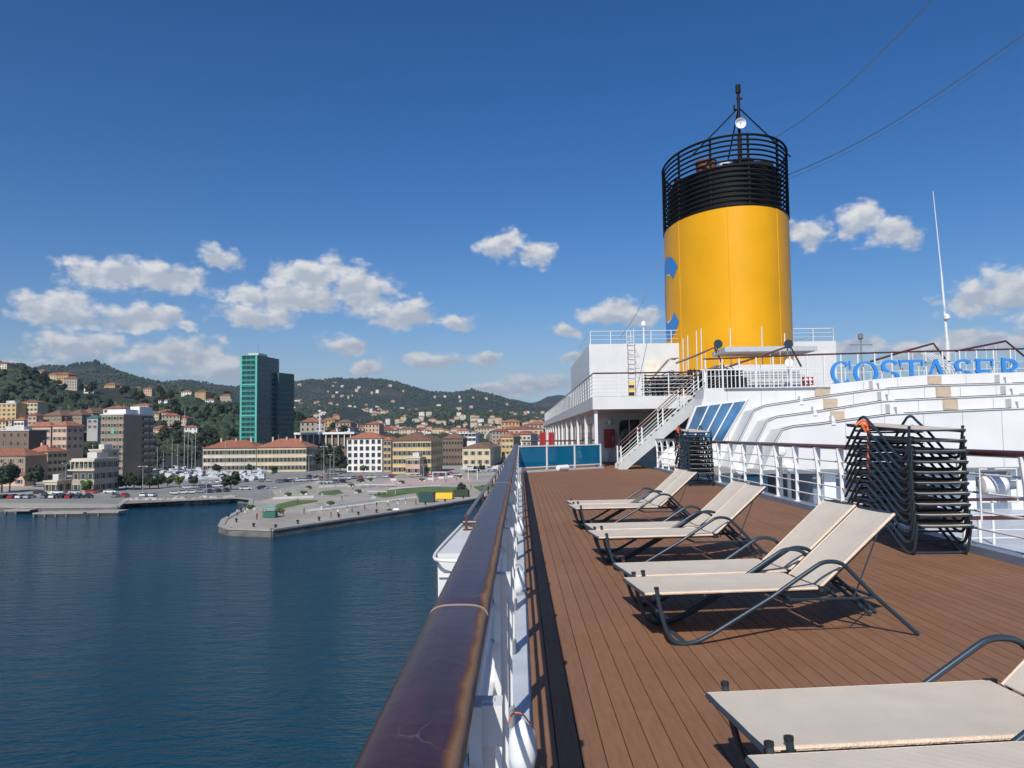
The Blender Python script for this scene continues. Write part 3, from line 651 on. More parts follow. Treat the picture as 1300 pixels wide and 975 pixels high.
# platform at the head of the stairs
b = MB(); b.box(7.95, 26, 33.2, YF-.003, 2.3, ZU1-.003); b.build('platform', M['paint'], sup)

# ------------------------------------------------------------ deckhouse and funnel
HY, HX0, HX1, HZ = 50, P(747.7, 437, 50).x, P(1061, 431, 50).x, P(747.7, 437, 50).z
dh = thing('deckhouse', 'white deckhouse block behind and under the yellow funnel', 'deckhouse')
MB().box(HX0, HX1, HY, 68, ZU1+.022, HZ).build('wall', M['paint'], dh)
o = MB().box(P(808,0,50).x, P(827,0,50).x, HY-.04, HY-.002, ZU1+.05, P(815,458,50).z).build('door', mat('cream door paint', (.70,.66,.55), .5), dh)
MB().box(P(823,0,50).x, P(824.5,0,50).x, HY-.1, HY-.042, 4.2, 4.45).build('handle', M['steel'], o)
lx0, lx1 = P(786,0,50).x, P(794.5,0,50).x; b = MB()
for x in (lx0, lx1): b.tube([(x, HY-.25, ZU1+.6), (x, HY-.25, HZ+.9)], .025, 6)
b.build('ladder_rail', M['bare'], dh)
rm = MB().tube([(0,0,0),(lx1-lx0,0,0)], .018, 6).mesh('rung', M['bare'])
for k in range(13): put('rung', rm, dh, (lx0, HY-.25, ZU1+.8+k*.3))
for k in range(3):
    z = HZ-1.6+k*.75; b = MB(); b.tube([(lx0,HY-.25,z),(lx0-.1,HY-.8,z),(lx1+.1,HY-.8,z),(lx1,HY-.25,z)], .012, 5); b.build('safety_hoop', M['bare'], dh)
o = thing('warning_box', 'yellow box with black bands in front of the deckhouse ladder', 'box', (P(791,0,46).x, 46, ZU1+.02))
for k in range(5): MB().box(-.15,.15,-.12,.12,.3+k*.2,.5+k*.2-.004).build('band', M['yellow'] if k % 2 == 0 else M['black'], o)
MB().box(-.06,.06,-.06,.06,0,.3).build('post', M['steel'], o)
# vertical weld seams on the house
for x in (HX0+2.6, HX0+4.3, HX0+14.2): MB().box(x-.02, x+.02, HY-.02, HY-.002, ZU1+.05, HZ-.01).build('seam', M['paint'], dh)
railing('ship_railing', 'white wire railing round the roof of the deckhouse', [(HX0+.1, 60, HZ), (HX0+.1, HY+.1, HZ), (HX1-.1, HY+.1, HZ), (HX1-.1, 60, HZ)], .82, .02,
        [(HX0+.1+(HX1-HX0-.2)*k/12, HY+.1, HZ) for k in range(13)], (.3,.55), M['bare'], MB().box(-.02,.02,-.02,.02,0,.82).mesh('post', M['bare']))
for i, (px_, yy_) in enumerate(((827, 424), (1093, 440))):
    q = P(px_, yy_, 49)
    o = thing('deck_mast', ['small white lamp mast on the deckhouse roof left of the funnel', 'small grey instrument mast right of the deckhouse'][i], 'mast', (q.x, 52 if i == 0 else 49, HZ if i == 0 else ZU1))
    hh = 1.4 if i == 0 else q.z-ZU1+.5
    MB().tube([(0,0,0),(0,0,hh)], .05, 8).build('pole', M['bare'] if i == 0 else M['steel'], o)
    MB().lathe([(.03,hh-.1),(.16,hh),(.16,hh+.25),(.04,hh+.32)], n=10).build('head', M['lamp_white'] if i == 0 else M['steel'], o)
    MB().box(-.7 if i else -.25,.7 if i else .25,-.03,.03,hh-.42,hh-.36).build('cross_arm', M['steel'], o)

FC = Vector((P(919.5, 300, 52).x, 52.0)); FA, FB = 3.84, 5.6
fun = thing('ship_funnel', 'tall yellow ship funnel with a black slatted top and part of a blue C', 'funnel', (FC.x, FC.y, 0))
ZB, ZY, ZT = ZU1+.03, P(936, 262, 46.6).z, P(945, 172, 46.6).z
def ell(a, k=1.0): return (FA*k*math.cos(a), FB*k*math.sin(a))
def hoop(b, z, k, r, n=72, seg=6):
    vs, fs = [], []
    for i in range(n):
        a = 2*PI*i/n; x, y = ell(a, k); nx, ny = FB*math.cos(a), FA*math.sin(a); l = math.hypot(nx, ny); nx /= l; ny /= l
        for j in range(seg):
            c = 2*PI*j/seg; vs.append((x+nx*r*math.cos(c), y+ny*r*math.cos(c), z+r*math.sin(c)))
    for i in range(n):
        for j in range(seg): fs.append((i*seg+j, ((i+1)%n)*seg+j, ((i+1)%n)*seg+(j+1)%seg, i*seg+(j+1)%seg))
    b.add(vs, fs)
def shell(b, z0, z1, k, n=96, capt=False):
    vs = [(*ell(2*PI*i/n, k), z) for z in (z0, z1) for i in range(n)]
    fs = [(i, (i+1)%n, n+(i+1)%n, n+i) for i in range(n)]
    if capt: fs.append(tuple(range(n, 2*n)))
    b.add(vs, fs)
b = MB(); shell(b, ZB, ZY, 1.0, capt=True); b.build('casing', M['funnel_yellow'], fun, smooth=True)
for a in (math.radians(252), math.radians(300), math.radians(205)):     # plating seams
    x, y = ell(a, 1.001); MB().tube([(x, y, ZB+.1), (x, y, ZY)], .022, 6).build('seam', M['funnel_yellow'], fun)
b = MB(); shell(b, ZY+.002, ZT-1.55, .90, capt=True); b.build('inner_casing', M['funnel_black'], fun, smooth=True)
nh = 15
for k in range(nh):
    z = ZY+.06+(ZT-ZY-.06)*k/(nh-1); b = MB(); hoop(b, z, 1.0, .06 if k < nh-1 else .075); b.build('hoop', M['funnel_black'], fun, smooth=True)
for k in range(11):
    a = 2*PI*(k+.3)/11; x, y = ell(a, .985); MB().box(x-.06, x+.06, y-.06, y+.06, ZY, ZT).build('upright', M['funnel_black'], fun)
for i, (x, y, r, h, mt) in enumerate(((-1.7,-2.6,.62,-.62,'rust'),(-.25,-1.6,.34,-.30,'lamp_white'),(.75,-2.2,.62,-.45,'funnel_black'),(1.7,-1.6,.65,-.6,'funnel_black'),(-1.2,1.8,.6,-.3,'funnel_black'),(2.3,-2.2,.5,-1.2,'funnel_black'),(.6,2.4,.8,-.2,'funnel_black'),(-2.6,.2,.55,-.9,'funnel_black'))):
    b = MB(); b.lathe([(r,ZY),(r,ZT+h-.25),(r*1.08,ZT+h-.2),(r*1.08,ZT+h),(r*.85,ZT+h),(r*.85,ZT+h-.5)], (x,y,0), 18); b.build('exhaust_pipe', M[mt], fun, smooth=True)
b = MB(); b.box(.2,2.2,-3.6,-2.6,ZT-2.2,ZT-.95); b.box(-3,-.9,-.6,.4,ZT-2.2,ZT-1.3); b.box(-1.0,.1,-4.0,-3.0,ZT-2.2,ZT-1.2); b.build('machinery_box', M['funnel_black'], fun)
# mast with stays and a dish
mx_, my_ = P(939, 180, 47.5).x-FC.x, 47.5-FC.y
ZM = P(938, 108, 47.5).z; ZD = P(939, 159, 47.5).z
mo = MB(); mo.tube([(mx_,my_,ZY),(mx_,my_,ZT+.4)], .14, 8); mo.tube([(mx_,my_,ZT+.4),(mx_,my_,ZM-.5)], .09, 8); mo.tube([(mx_,my_,ZM-.5),(mx_,my_,ZM)], .16, 8)
mo.box(mx_-.3, mx_+.1, my_-.05, my_+.05, ZM-1.6, ZM-1.5); mo.box(mx_-.3, mx_-.22, my_-.05, my_+.05, ZM-1.6, ZM-1.25); mo.box(mx_-.12, mx_+.25, my_-.04, my_+.04, ZM-.9, ZM-.8)
mo.build('mast', M['funnel_black'], fun)
for (sx_, sy_) in ((-3.0, .3), (3.2, .4), (0, 3.5)):
    MB().tube([(mx_, my_, ZD+1.1), (mx_+sx_, my_+sy_, ZT-.9)], .045, 6).build('stay', M['funnel_black'], fun)
do = MB(); do.lathe([(.02,.12),(.16,.09),(.28,.0),(.33,-.10),(.315,-.10),(.27,-.01),(.15,.06),(.02,.09)], (mx_, my_-.25, ZD), 24, 'y'); do = do.build('dish', M['lamp_white'], fun, smooth=True)
MB().tube([(mx_, my_-.2, ZD), (mx_, my_-.5, ZD)], .025, 6).build('feed_horn', M['steel'], do)
# blue C wrapped round the port side, open towards the camera
def on_side(s, z, k):      # s = metres along the hull side, 0 = abeam, positive towards the camera
    a = PI + s/5.35; x, y = ell(a, k); return (x, y, z)
def c_band(r0, r1, a0, a1, k, name, mt, zc, sc):
    b = MB(); n = 60; m_ = 4; vs, fs = [], []
    for i in range(n+1):
        f = i/n; a = a0+(a1-a0)*f
        for j in range(m_+1):
            g = j/m_; ra = r0+(r1-r0)*g
            vs.append(on_side(ra*math.cos(a)*.92+sc, zc+ra*math.sin(a), k))
    for i in range(n):
        for j in range(m_): q = i*(m_+1)+j; fs.append((q, q+1, q+m_+2, q+m_+1))
    b.add(vs, fs); return b.build(name, mt, fun)
zc = P(848, 380, 52).z; 
c_band(1.66, 2.72, math.radians(40), math.radians(320), 1.006, 'letter_c', M['blue'], zc, .2)
c_band(1.50, 1.61, math.radians(62), math.radians(298), 1.005, 'letter_outline', M['pale'], zc, .2)
# small white rods by the foot of the funnel
for i, (px_, y0_, y1_) in enumerate(((867,455,430),(873,450,426),(884,444,420),(890,441,417),(927,443,416),(967,443,415),(996,440,423))):
    q = P(px_, y0_, 44.5); q2 = P(px_, y1_, 44.5)
    MB().tube([(q.x-FC.x, 44.5-FC.y, ZU1), (q2.x-FC.x, 44.5-FC.y, q2.z)], .03, 6).build('vent_rod', M['bare'], fun)

# ------------------------------------------------------------ upper platform clutter
def px_tube(b, pts, Y, r, n=8): b.tube([P(x, y, Y) for x, y in pts], r, n)
gr = thing('roof_block', 'low white roof with grey slatted cover in front of the funnel', 'roof')
xa, xb = P(905,0,41).x, P(1011,0,41).x
MB().box(xa, xb, 41, 45, ZU1+.022, P(950,463,41).z).build('wall', M['paint'], gr)
zs0, zs1 = P(950, 489, 40.6).z, P(950, 470, 40.6).z
for k in range(6):
    z = max(ZU1+.03, zs0)+(zs1-max(ZU1+.03, zs0))*k/6; MB().box(xa+.1*k, xb-.12*k, 40.5+.04*k, 41-.003, z, z+(zs1-zs0)/6-.03).build('slat', M['roof_grey'], gr)
q0, q1 = P(928, 488, 40.2), P(948, 479, 40.2)
MB().box(q0.x, q1.x, 40.2, 40.45, max(q0.z, ZU1+.05), q1.z).build('dark_vent', M['black'], gr)
q0, q1 = P(918, 450, 43), P(1034, 440, 43)
MB().box(q0.x, q1.x, 42.6, 45.5, P(950,447,43).z, P(950,441,43).z).build('eave', M['roof_grey'], gr)
# handrails with peaks
def peak(label, pts, Y):
    t = thing('ramp_rail', label, 'handrail', group='peaked red brown handrails on the upper deck'); b = MB(); px_tube(b, pts, Y, .05); b.build('handrail', M['wood_rail'], t, smooth=True)
    for (x0, y0), (x1, y1) in zip(pts[:-1], pts[1:]):
        n_ = max(2, int(abs(x1-x0)/11))
        for k in range(n_+1):
            f = k/n_; q = P(x0+(x1-x0)*f, y0+(y1-y0)*f, Y)
            if q.z-.03 > ZU1+.1: MB().tube([(q.x, Y, ZU1+.02), (q.x, Y, q.z-.03)], .016, 5).build('post', M['bare'], t)
peak('peaked red brown handrail left of the funnel foot', [(858,461),(884,451),(907,441),(919,466)], 39.0)
peak('peaked red brown handrail in front of the funnel', [(926,465),(965,452),(1003,439),(1017.5,466)], 38.6)
peak('peaked red brown handrail above the middle blue letters', [(1105,459),(1145,447),(1185,436),(1200,456)], 38.2)
peak('peaked red brown handrail at the right edge, above the last letters', [(1213,446),(1277,433),(1300,452),(1330,470)], 38.0)
t = thing('ship_railing', 'long white railing with red brown handrail in front of the funnel and behind the letters', 'railing')
b = MB(); px_tube(b, [(893,456),(1040,450),(1180,446),(1330,442),(1420,440)], 37.4, .04); b.build('handrail', M['wood_rail'], t, smooth=True)
b = MB(); px_tube(b, [(893,470),(1040,465),(1180,461),(1420,456)], 37.4, .014); b.build('rail_bar', M['bare'], t)
b = MB(); px_tube(b, [(893,478),(1040,474),(1180,470),(1420,465)], 37.4, .014); b.build('rail_bar', M['bare'], t)
for k in range(24):
    px_ = 895+k*21.5; q = P(px_, 456-(px_-893)*.033, 37.4)
    MB().box(q.x-.03, q.x+.03, 37.37, 37.43, ZU1+.02, q.z).build('post', M['bare'], t)
t = thing('ship_railing', 'white barred railing on the platform at the head of the stairs', 'railing')
for k in range(26):
    x = 7.7+k*.17 if k < 12 else 9.7+(k-12)*.19; MB().box(x-.015,x+.015,33.3,33.33,ZU1,ZU1+.95).build('post', M['bare'], t)
b = MB(); b.tube([(7.6,33.31,ZU1+.97),(12.4,33.31,ZU1+.97)], .025, 8); b.build('handrail', M['bare'], t)
b = MB(); b.tube([(9.7,33.31,ZU1+.5),(12.4,33.31,ZU1+.5)], .014, 8); b.build('rail_bar', M['bare'], t)
for i, (px_, py_, Y) in enumerate(((911,437,38.8),(1000,437,38.4),(1001,461,38.3))):
    q = P(px_, py_, Y); t = thing('floodlight', ['dark floodlight on the peaked rail left of the funnel foot','dark floodlight on the peaked rail in front of the funnel','white floodlight below the second peaked rail'][i], 'floodlight', q)
    mt = M['steel'] if i < 2 else M['lamp_white']
    b = MB(); b.lathe([(.05,.16),(.12,.12),(.22,-.12),(.20,-.14)], n=14, axis='y'); b.build('lamp_head', mt if i == 2 else M['tube'], t, smooth=True)
    MB().tube([(0,.05,-.15),(0,.05,-.55)], .04, 6).build('stem', M['steel'], t)
q0, q1 = P(1020, 489, 33.9), P(1032.5, 478.5, 33.9)
t = thing('life_ring_box', 'red box with pale squares on the platform before the blue letters', 'box', (q0.x, 33.9, q0.z))
w, h = q1.x-q0.x, q1.z-q0.z
MB().box(0,w,0,.15,0,h).build('body', M['red'], t)
for (a, c) in ((.12,.14),(.56,.14),(.12,.56),(.56,.56)): MB().box(w*a, w*(a+.3), -.012, -.002, h*c, h*(c+.3)).build('panel', M['pale'], t)
MB().tube([(w/2,.07,ZU1-q0.z-.01),(w/2,.07,0)], .03, 6).build('post', M['steel'], t) if q0.z > ZU1 else None
# stacked black loungers on the upper deck: too small to show parts
sm = MB()
for z in (.36,): sm.box(0, 2.15, -.32, .32, z-.03, z)
for s in (-1, 1):
    sm.tube([(.09,s*.34,.43),(.16,s*.34,.06),(.3,s*.34,.012),(1.35,s*.34,.56),(1.52,s*.34,.55),(2.09,s*.34,.012)], .022, 6)
    sm.tube([(0,s*.30,.34),(2.1,s*.30,.34)], .02, 5)
sme = sm.mesh('sun_lounger', M['black'])
for c, (x, y, nn) in enumerate(((6.5,38.0,5),(6.4,38.8,6),(6.3,40.6,8),(8.6,38.3,8),(8.7,41.0,10),(8.5,39.3,9))):
    for k in range(nn):
        put('sun_lounger', sme, None, (x, y, ZU1+.02+k*.13), (0,0,.03*((k*7)%3-1)), 'black folded lounger in the dark stacks on the upper deck by the funnel', 'sun lounger', 'black loungers stacked on the upper deck')
stairs('staircase', 'small upper staircase with red brown handrails left of the funnel', P(806,0,47).x, ZU1+.02, P(838,0,47).x, ZU1+1.7, 46.6, 47.4, 7, 4, under=False)

# whip antenna and the funnel cables
q, q2, q3 = P(1203, 446, 38), P(1195, 345, 38), P(1184.5, 243, 38)
t = thing('whip_antenna', 'tall thin white whip antenna rising behind the blue letters', 'antenna', q)
MB().tube([(0,0,-1.3), (0,0,.4)], .10, 8).build('base', M['bare'], t)
MB().tube([(0,0,.4), tuple(q2-q)], [.07,.04], 8).build('lower_whip', M['bare'], t)
MB().tube([tuple(q2-q), tuple(q3-q)], [.03,.015], 6).build('upper_whip', M['bare'], t)
MB().lathe([(.05,-.1),(.14,-.05),(.14,.12),(.05,.2)], (0,-.1,1.6), 8).build('insulator', M['lamp_white'], t)
for i, (p0, p1, Y0, Y1, r) in enumerate((((982,176),(1190,-8),49,30,.022),((998,223),(1330,22),49,26,.022),((998,229),(1300,50),49,34,.012),((842,318),(788,428),50,46,.018))):
    a, c = P(*p0, Y0), P(*p1, Y1); pts = [a.lerp(c, k/14)+Vector((0,0,-.55*math.sin(PI*k/14))) for k in range(15)]
    b = MB(); b.tube(pts, r, 5); b.build('cable', M['steel'], label=['upper cable from the funnel top to the top edge of the picture','lower cable from the funnel top to the upper right','thinnest cable from the funnel towards the right edge','cable down from the funnel to the deckhouse roof'][i], cat='cable')
t = thing('cradle_arm', 'grey white curved frame behind the whip antenna foot', 'frame', P(1195, 470, 37.0))
for k in range(5):
    b = MB(); b.tube(smooth_path([(-.9+k*.12,0,.8),(-.5+k*.15,0,.55),(.1+k*.15,0,.0),(.1+k*.15,0,-.5)]), .025, 6); b.build('tube', M['bare'], t, smooth=True)

# ------------------------------------------------------------ sliding roof in nested sections
dome = thing('sliding_roof', 'white telescopic pool roof in nested stepped sections right of the deck', 'sliding roof')
secs = [(31.6, [(866,592),(893,506),(894,493),(1035,490),(1105,482),(1178,476),(1300,472.4),(1420,470)]),
        (30.3, [(925,588),(937,562),(957,521),(970,515),(1053,502),(1108,494.5),(1178,489.6),(1300,486),(1420,484)]),
        (29.0, [(948,588),(959,563),(974,534),(985,529),(1040,521.6),(1119,509),(1193,505.5),(1300,500.7),(1420,498)]),
        (27.7, [(969,588),(982,564),(993,545),(1006,541),(1040,537.6),(1129,525.8),(1203,522),(1300,518),(1420,515)])]
ends = [33.2, 31.7, 30.4, 29.1]
for i, (Y, pts) in enumerate(secs):
    pl = [P(x, y, Y) for x, y in pts]; zb = P(1080, 594, Y).z if i else .1
    zb = .20
    poly = [(pl[0].x, zb)]+[(p.x, p.z) for p in pl[1:]]+[(pl[-1].x+6, pl[-1].z-.1), (pl[-1].x+6, zb)]
    b = MB(); b.prism_y(poly[::1], Y, ends[i]-.0 if i == 0 else ends[i]); sec = b.build('roof_section', M['paint'], dome)
    # joints between the panels of the section
    for k in range(9):
        x = pl[2 if i == 0 else 4].x+.9+k*1.35
        if x < pl[-1].x-.2:
            j = [j for j in range(len(pl)-1) if pl[j].x <= x <= pl[j+1].x][0]; f = (x-pl[j].x)/(pl[j+1].x-pl[j].x); zt = pl[j].lerp(pl[j+1], f).z
            MB().box(x-.006, x+.006, Y-.006, Y-.001, .22, zt-.05).build('panel_joint', M['steel'], sec)
    # black strip for the gap and its painted shadow, along every section top
    if i:
        b = MB(); cur = [(p.x, Y-.02, p.z+.012) for p in pl[1:]]; b.tube(cur, .022, 5); b.build('gap_shadow', M['black'], sec)
        b = MB(); b.tube([(x, Y-.045, z-.02) for x, y, z in cur], .014, 6); b.build('edge_trim', M['bare'], sec, smooth=True)
    # fins at the joints
    for fx in ((1108,), (1111,1272), (1122,1280), (1133,1287))[i]:
        if i == 0: continue
        k = [j for j in range(len(pts)-1) if pts[j][0] <= fx <= pts[j+1][0]][0]; f = (fx-pts[k][0])/(pts[k+1][0]-pts[k][0]); c = pl[k].lerp(pl[k+1], f)
        b = MB(); b.prism_y([(c.x-.10, c.z), (c.x+.10, c.z), (c.x-.02, c.z+.34), (c.x-.10, c.z+.34)], Y-.04, Y+.3); b.build('fin', M['bare'], sec)
        b = MB(); b.prism_y([(c.x+.14, c.z), (c.x+.42, c.z), (c.x+.14, c.z+.24)], Y-.04, Y+.3); b.build('fin', M['bare'], sec)
    if i:
        k = 2; c = pl[3]
        b = MB(); b.prism_y([(c.x+1.35, c.z+.03), (c.x+1.50, c.z+.03), (c.x+1.42, c.z+.35), (c.x+1.35, c.z+.35)], Y-.04, Y+.2); b.build('fin', M['bare'], sec)
# beige hatches stepping down the sections
for col_, xs in enumerate((((1035,1053.5,490,505),(1046,1063,505,520),(1055,1072,521,536)), ((1178.5,1195,476,489.5),(1189,1207,490,505.5),(1198,1216,506,521)))):
    for i, (x0, x1, y0, y1) in enumerate(xs):
        Y = secs[i][0]-.05; a, c = P(x0, y1-1, Y), P(x1, y0+1, Y)
        b = MB(); b.box(a.x, c.x, Y, Y+.045, a.z, c.z); b.build('hatch_panel', M['beige_panel'], dome)
        b = MB(); b.box(a.x+.03, (a.x+c.x)/2-.01, Y-.015, Y-.002, a.z+.03, c.z-.03); b.build('hatch_leaf', M['beige_panel'], dome)
# slanted blue window on the outer section
wy = 31.6-.05
TL, TR, BR, BL = P(884,517,wy), P(947,509,wy), P(917,560,wy), P(868,556,wy)
def wq(f, g): return TL.lerp(TR, f).lerp(BL.lerp(BR, f), g)
win = MB(); pw_ = [wq(-.03,-.05), wq(1.03,-.05), wq(1.03,1.04), wq(-.03,1.04)]
win.prism_y([(p.x, p.z) for p in pw_], wy+.0, wy+.048); win = win.build('skylight_window', M['bare'], dome)
for k in range(4):
    f0, f1 = k/4+.012, (k+1)/4-.012
    for g0, g1 in ((0.0, 1.0),):
        ps = [wq(f0,g0), wq(f1,g0), wq(f1,g1), wq(f0,g1)]
        b = MB(); b.prism_y([(p.x, p.z) for p in ps], wy-.03, wy-.003); b.build('pane', M['blue_window'], win)
for k in range(3):
    a, c = wq((k+1)/4,-.02), wq((k+1)/4,1.02); MB().tube([(a.x,wy-.04,a.z),(c.x,wy-.04,c.z)], .03, 6).build('mullion', M['bare'], win)
MB().box(P(905,0,31.6).x, P(1035,0,31.6).x, 31.52, 31.597, P(970,494,31.6).z, P(970,492.5,31.6).z).build('trim', M['steel'], dome)
# lower walkway beside the roof
MB().box(5.84, 26, -4, 33.15, -1.5, -1.25).build('lower_deck', M['gutter'], kind='structure')
wall = thing('boundary_wall', 'dark grey base wall with running rail under the sliding roof', 'wall')
MB().box(10.2, 26, 28.0, 33.1, -1.25, .19).build('wall', M['grey_paint'], wall)
for k in range(9): MB().box(10.5+k*1.6, 10.9+k*1.6, 27.75, 27.99, -1.25, .18).build('buttress', M['shade_wall'], wall)
MB().box(7.5, 26, 27.4, 27.65, .08, .19).build('running_rail', M['steel'], wall)
for i, (y, x1) in enumerate(((19.5, 20), (15.5, 18))):
    railing('ship_railing', ['lower walkway railing with brown handrail under the sliding roof', 'nearer lower walkway railing with brown handrail below the right rail'][i],
        [(7.4, y, -1.25), (x1, y, -1.25)], 1.08, .04, [(7.5+k*1.3, y, -1.25) for k in range(9)], (.35,.7), M['wood_rail'], MB().box(-.025,.025,-.025,.025,0,1.06).mesh('post', M['bare']))
# rounded white fairleads at the foot of the roof, seen through the railing
for i, (px_, py_) in enumerate(((990,572),(1001,592),(938,596))):
    q = P(px_, py_, 22.8)
    b = MB(); b.lathe([(.02,-.2),(.12,-.16),(.19,0),(.12,.16),(.02,.2)], n=16, axis='y'); b.build('winch_cover', M['lamp_white'], smooth=True, loc=q, label=['white rounded winch cover before the sliding roof, upper one','white rounded winch cover before the sliding roof, lower one','white rounded winch cover behind the end of the right rail'][i], cat='winch cover')
    MB().tube([(0,0,-.2),(0,0,-1.25-q.z)], .06, 8).build('stand', M['steel'], bpy.data.objects['winch_cover' + ('' if i == 0 else '.%03d' % i)])

# ------------------------------------------------------------ blue letters
def stroke(b, pts, w, th=.09):
    b.sk = getattr(b, 'sk', 0)+1; e_ = .0035*b.sk
    for (a, c) in zip(pts[:-1], pts[1:]):
        a = Vector(a); c = Vector(c); d_ = (c-a).normalized(); n_ = Vector((-d_.y, d_.x))
        wa = w if isinstance(w, (int, float)) else w[0]
        a2 = a-d_*wa*.12; c2 = c+d_*wa*.12
        ps = [a2+n_*wa/2, c2+n_*wa/2, c2-n_*wa/2, a2-n_*wa/2]
        b.prism_y([(p.x, p.y) for p in ps], -e_, th+e_)
def arcband(b, cx, cz, rx, rz, a0, a1, wmin, wmax, th=.09, n=26):
    vs = []
    for i in range(n+1):
        a = math.radians(a0+(a1-a0)*i/n); w = wmin+(wmax-wmin)*abs(math.cos(a))
        for r in (-.5, .5):
            for y in (0, th): vs.append((cx+(rx+r*w)*math.cos(a), y, cz+(rz+r*w)*math.sin(a)))
    fs = []
    for i in range(n):
        o = i*4
        for (p, q) in ((0,1),(1,3),(3,2),(2,0)): fs.append((o+p, o+q, o+4+q, o+4+p))
    fs += [(0,2,3,1), (n*4, n*4+1, n*4+3, n*4+2)]
    b.add(vs, fs)
def letter(ch, w):
    b = MB(); H = 1.04; h = w/2; th, tn = .155, .06
    if ch == 'C': arcband(b, h, H/2, h-.09, H/2-.06, 42, 318, tn, th); stroke(b, [(w-.1,H-.38),(w-.1,H-.02)], .06); 
    if ch == 'O': arcband(b, h, H/2, h-.09, H/2-.06, 0, 360, tn, th)
    if ch == 'S':
        arcband(b, h, H*.74, h-.10, H*.26-.05, 20, 262, tn+.02, th); arcband(b, h, H*.27, h-.10, H*.27-.05, -160, 82, tn+.02, th)
    if ch == 'T':
        stroke(b, [(h,0),(h,H-.06)], th); stroke(b, [(.0,H-.05),(w,H-.05)], .10); stroke(b, [(.04,H-.25),(.04,H-.1)], .07); stroke(b, [(w-.04,H-.25),(w-.04,H-.1)], .07); stroke(b, [(h-.2,.03),(h+.2,.03)], .06)
    if ch == 'A':
        stroke(b, [(.1,.05),(h,H)], tn+.02); stroke(b, [(w-.12,.05),(h,H)], th); stroke(b, [(w*.25,H*.36),(w*.75,H*.36)], .08); stroke(b, [(-.02,.03),(.24,.03)], .06); stroke(b, [(w-.3,.03),(w+.03,.03)], .06)
    if ch == 'E':
        stroke(b, [(.14,0),(.14,H)], th)
        for z, l in ((.05,w),(H*.52,w*.75),(H-.05,w*.95)): stroke(b, [(.02,z),(l,z)], .09)
        stroke(b, [(w-.04,.05),(w-.04,.3)], .07); stroke(b, [(w*.95-.04,H-.3),(w*.95-.04,H-.05)], .07)
    if ch == 'R':
        stroke(b, [(.14,0),(.14,H)], th); arcband(b, .2, H*.73, w*.5-.0, H*.27-.05, -90, 90, tn+.02, th); stroke(b, [(w*.45,H*.46),(w-.05,.03)], th*.85); stroke(b, [(.0,.03),(.3,.03)], .06)
    if ch == 'N':
        stroke(b, [(.1,0),(.1,H)], tn+.02); stroke(b, [(w-.1,0),(w-.1,H)], tn+.02); stroke(b, [(.1,H),(w-.1,0)], th)
    return b
sign = thing('name_sign', 'large blue serif letters of the ship name standing behind the sliding roof', 'sign', (0, 33.9, 0))
for ch, cx, wp, yt in (('C',1068,28,456),('O',1099,32,456),('S',1130,24,455),('T',1157,30,455),('A',1188,30,455),('S',1223,24,454),('E',1250,24,454),('R',1284,28,453),('E',1316,24,452),('N',1348,30,451),('A',1382,30,451)):
    c = P(cx, yt, 33.9); w = wp*33.9/1010
    letter(ch, w).build('letter', M['blue'], sign, loc=(c.x-w/2, 0, c.z-1.10), smooth=False)
b = MB(); a, c = P(1050, 490, 34.1), P(1400, 474, 34.1)
b.tube([(a.x, .16, 3.55), (c.x, .16, 3.75)], .03, 6); b.build('sign_bar', M['bare'], sign)
b = MB()
for k in range(16):
    x = a.x+(c.x-a.x)*k/15; b.tube([(x,.16,ZU1-.01),(x,.16,4.35)], .022, 5)
b.build('sign_post', M['bare'], sign)

# ------------------------------------------------------------ outboard wing left of the rail
t = thing('bridge_wing', 'white ship wing with a sloping roof sticking out left of the handrail', 'ship wing')
far = P(588, 668, 26.0); near = P(556, 702, 21.0); zr = near.z; zf = far.z
b = MB(); x1 = -.31
b.add([(near.x, 20.9, zr), (x1, 20.9, zr), (x1, 26, zf), (far.x, 26, zf), (near.x+.05, 20.9, zr-9), (x1, 20.9, zr-9), (x1, 26, zr-9), (far.x+.05, 26, zr-9)],
      [(0,1,2,3),(0,4,5,1),(3,2,6,7),(0,3,7,4),(1,5,6,2)]); b.build('body', M['paint'], t)
b = MB(); b.tube(smooth_path([(x1, 20.4, zr-.12), (near.x+.2, 20.4, zr-.12), (near.x-.12, 20.7, zr-.10), (near.x-.05, 22, zr+.0), (far.x-.04, 26, zf+.05)], 2), .045, 8); b.build('lip_rail', M['bare'], t, smooth=True)
MB().box(near.x+.03, x1, 20.82, 20.9, zr-.6, zr-.5).build('ledge', M['bare'], t)
t = thing('ship_railing', 'lower deck railing with two brown handrails outboard of the left rail', 'railing')
for k, (p0, p1) in enumerate((((592,655),(646,578)), ((598,668),(648,582)))):
    b = MB(); b.tube([P(*p0, 25.0), P(*p1, 88)], .06, 8); b.build('handrail', M['wood_rail'], t, smooth=True)
for k in range(14):
    f = k/13; a = P(592,655,25.0).lerp(P(646,578,88), f**1.0); MB().box(a.x-.04, a.x+.04, a.y-.04, a.y+.04, a.z-1.1, a.z).build('post', M['wood_rail'], t)
for k in range(2):
    a = P(588, 663+k*8, 25+k*.001); MB().tube([(a.x, 25.02, a.z), (-.31, 25.02, a.z)], .05, 8).build('cross_rail', M['wood_rail'], t)
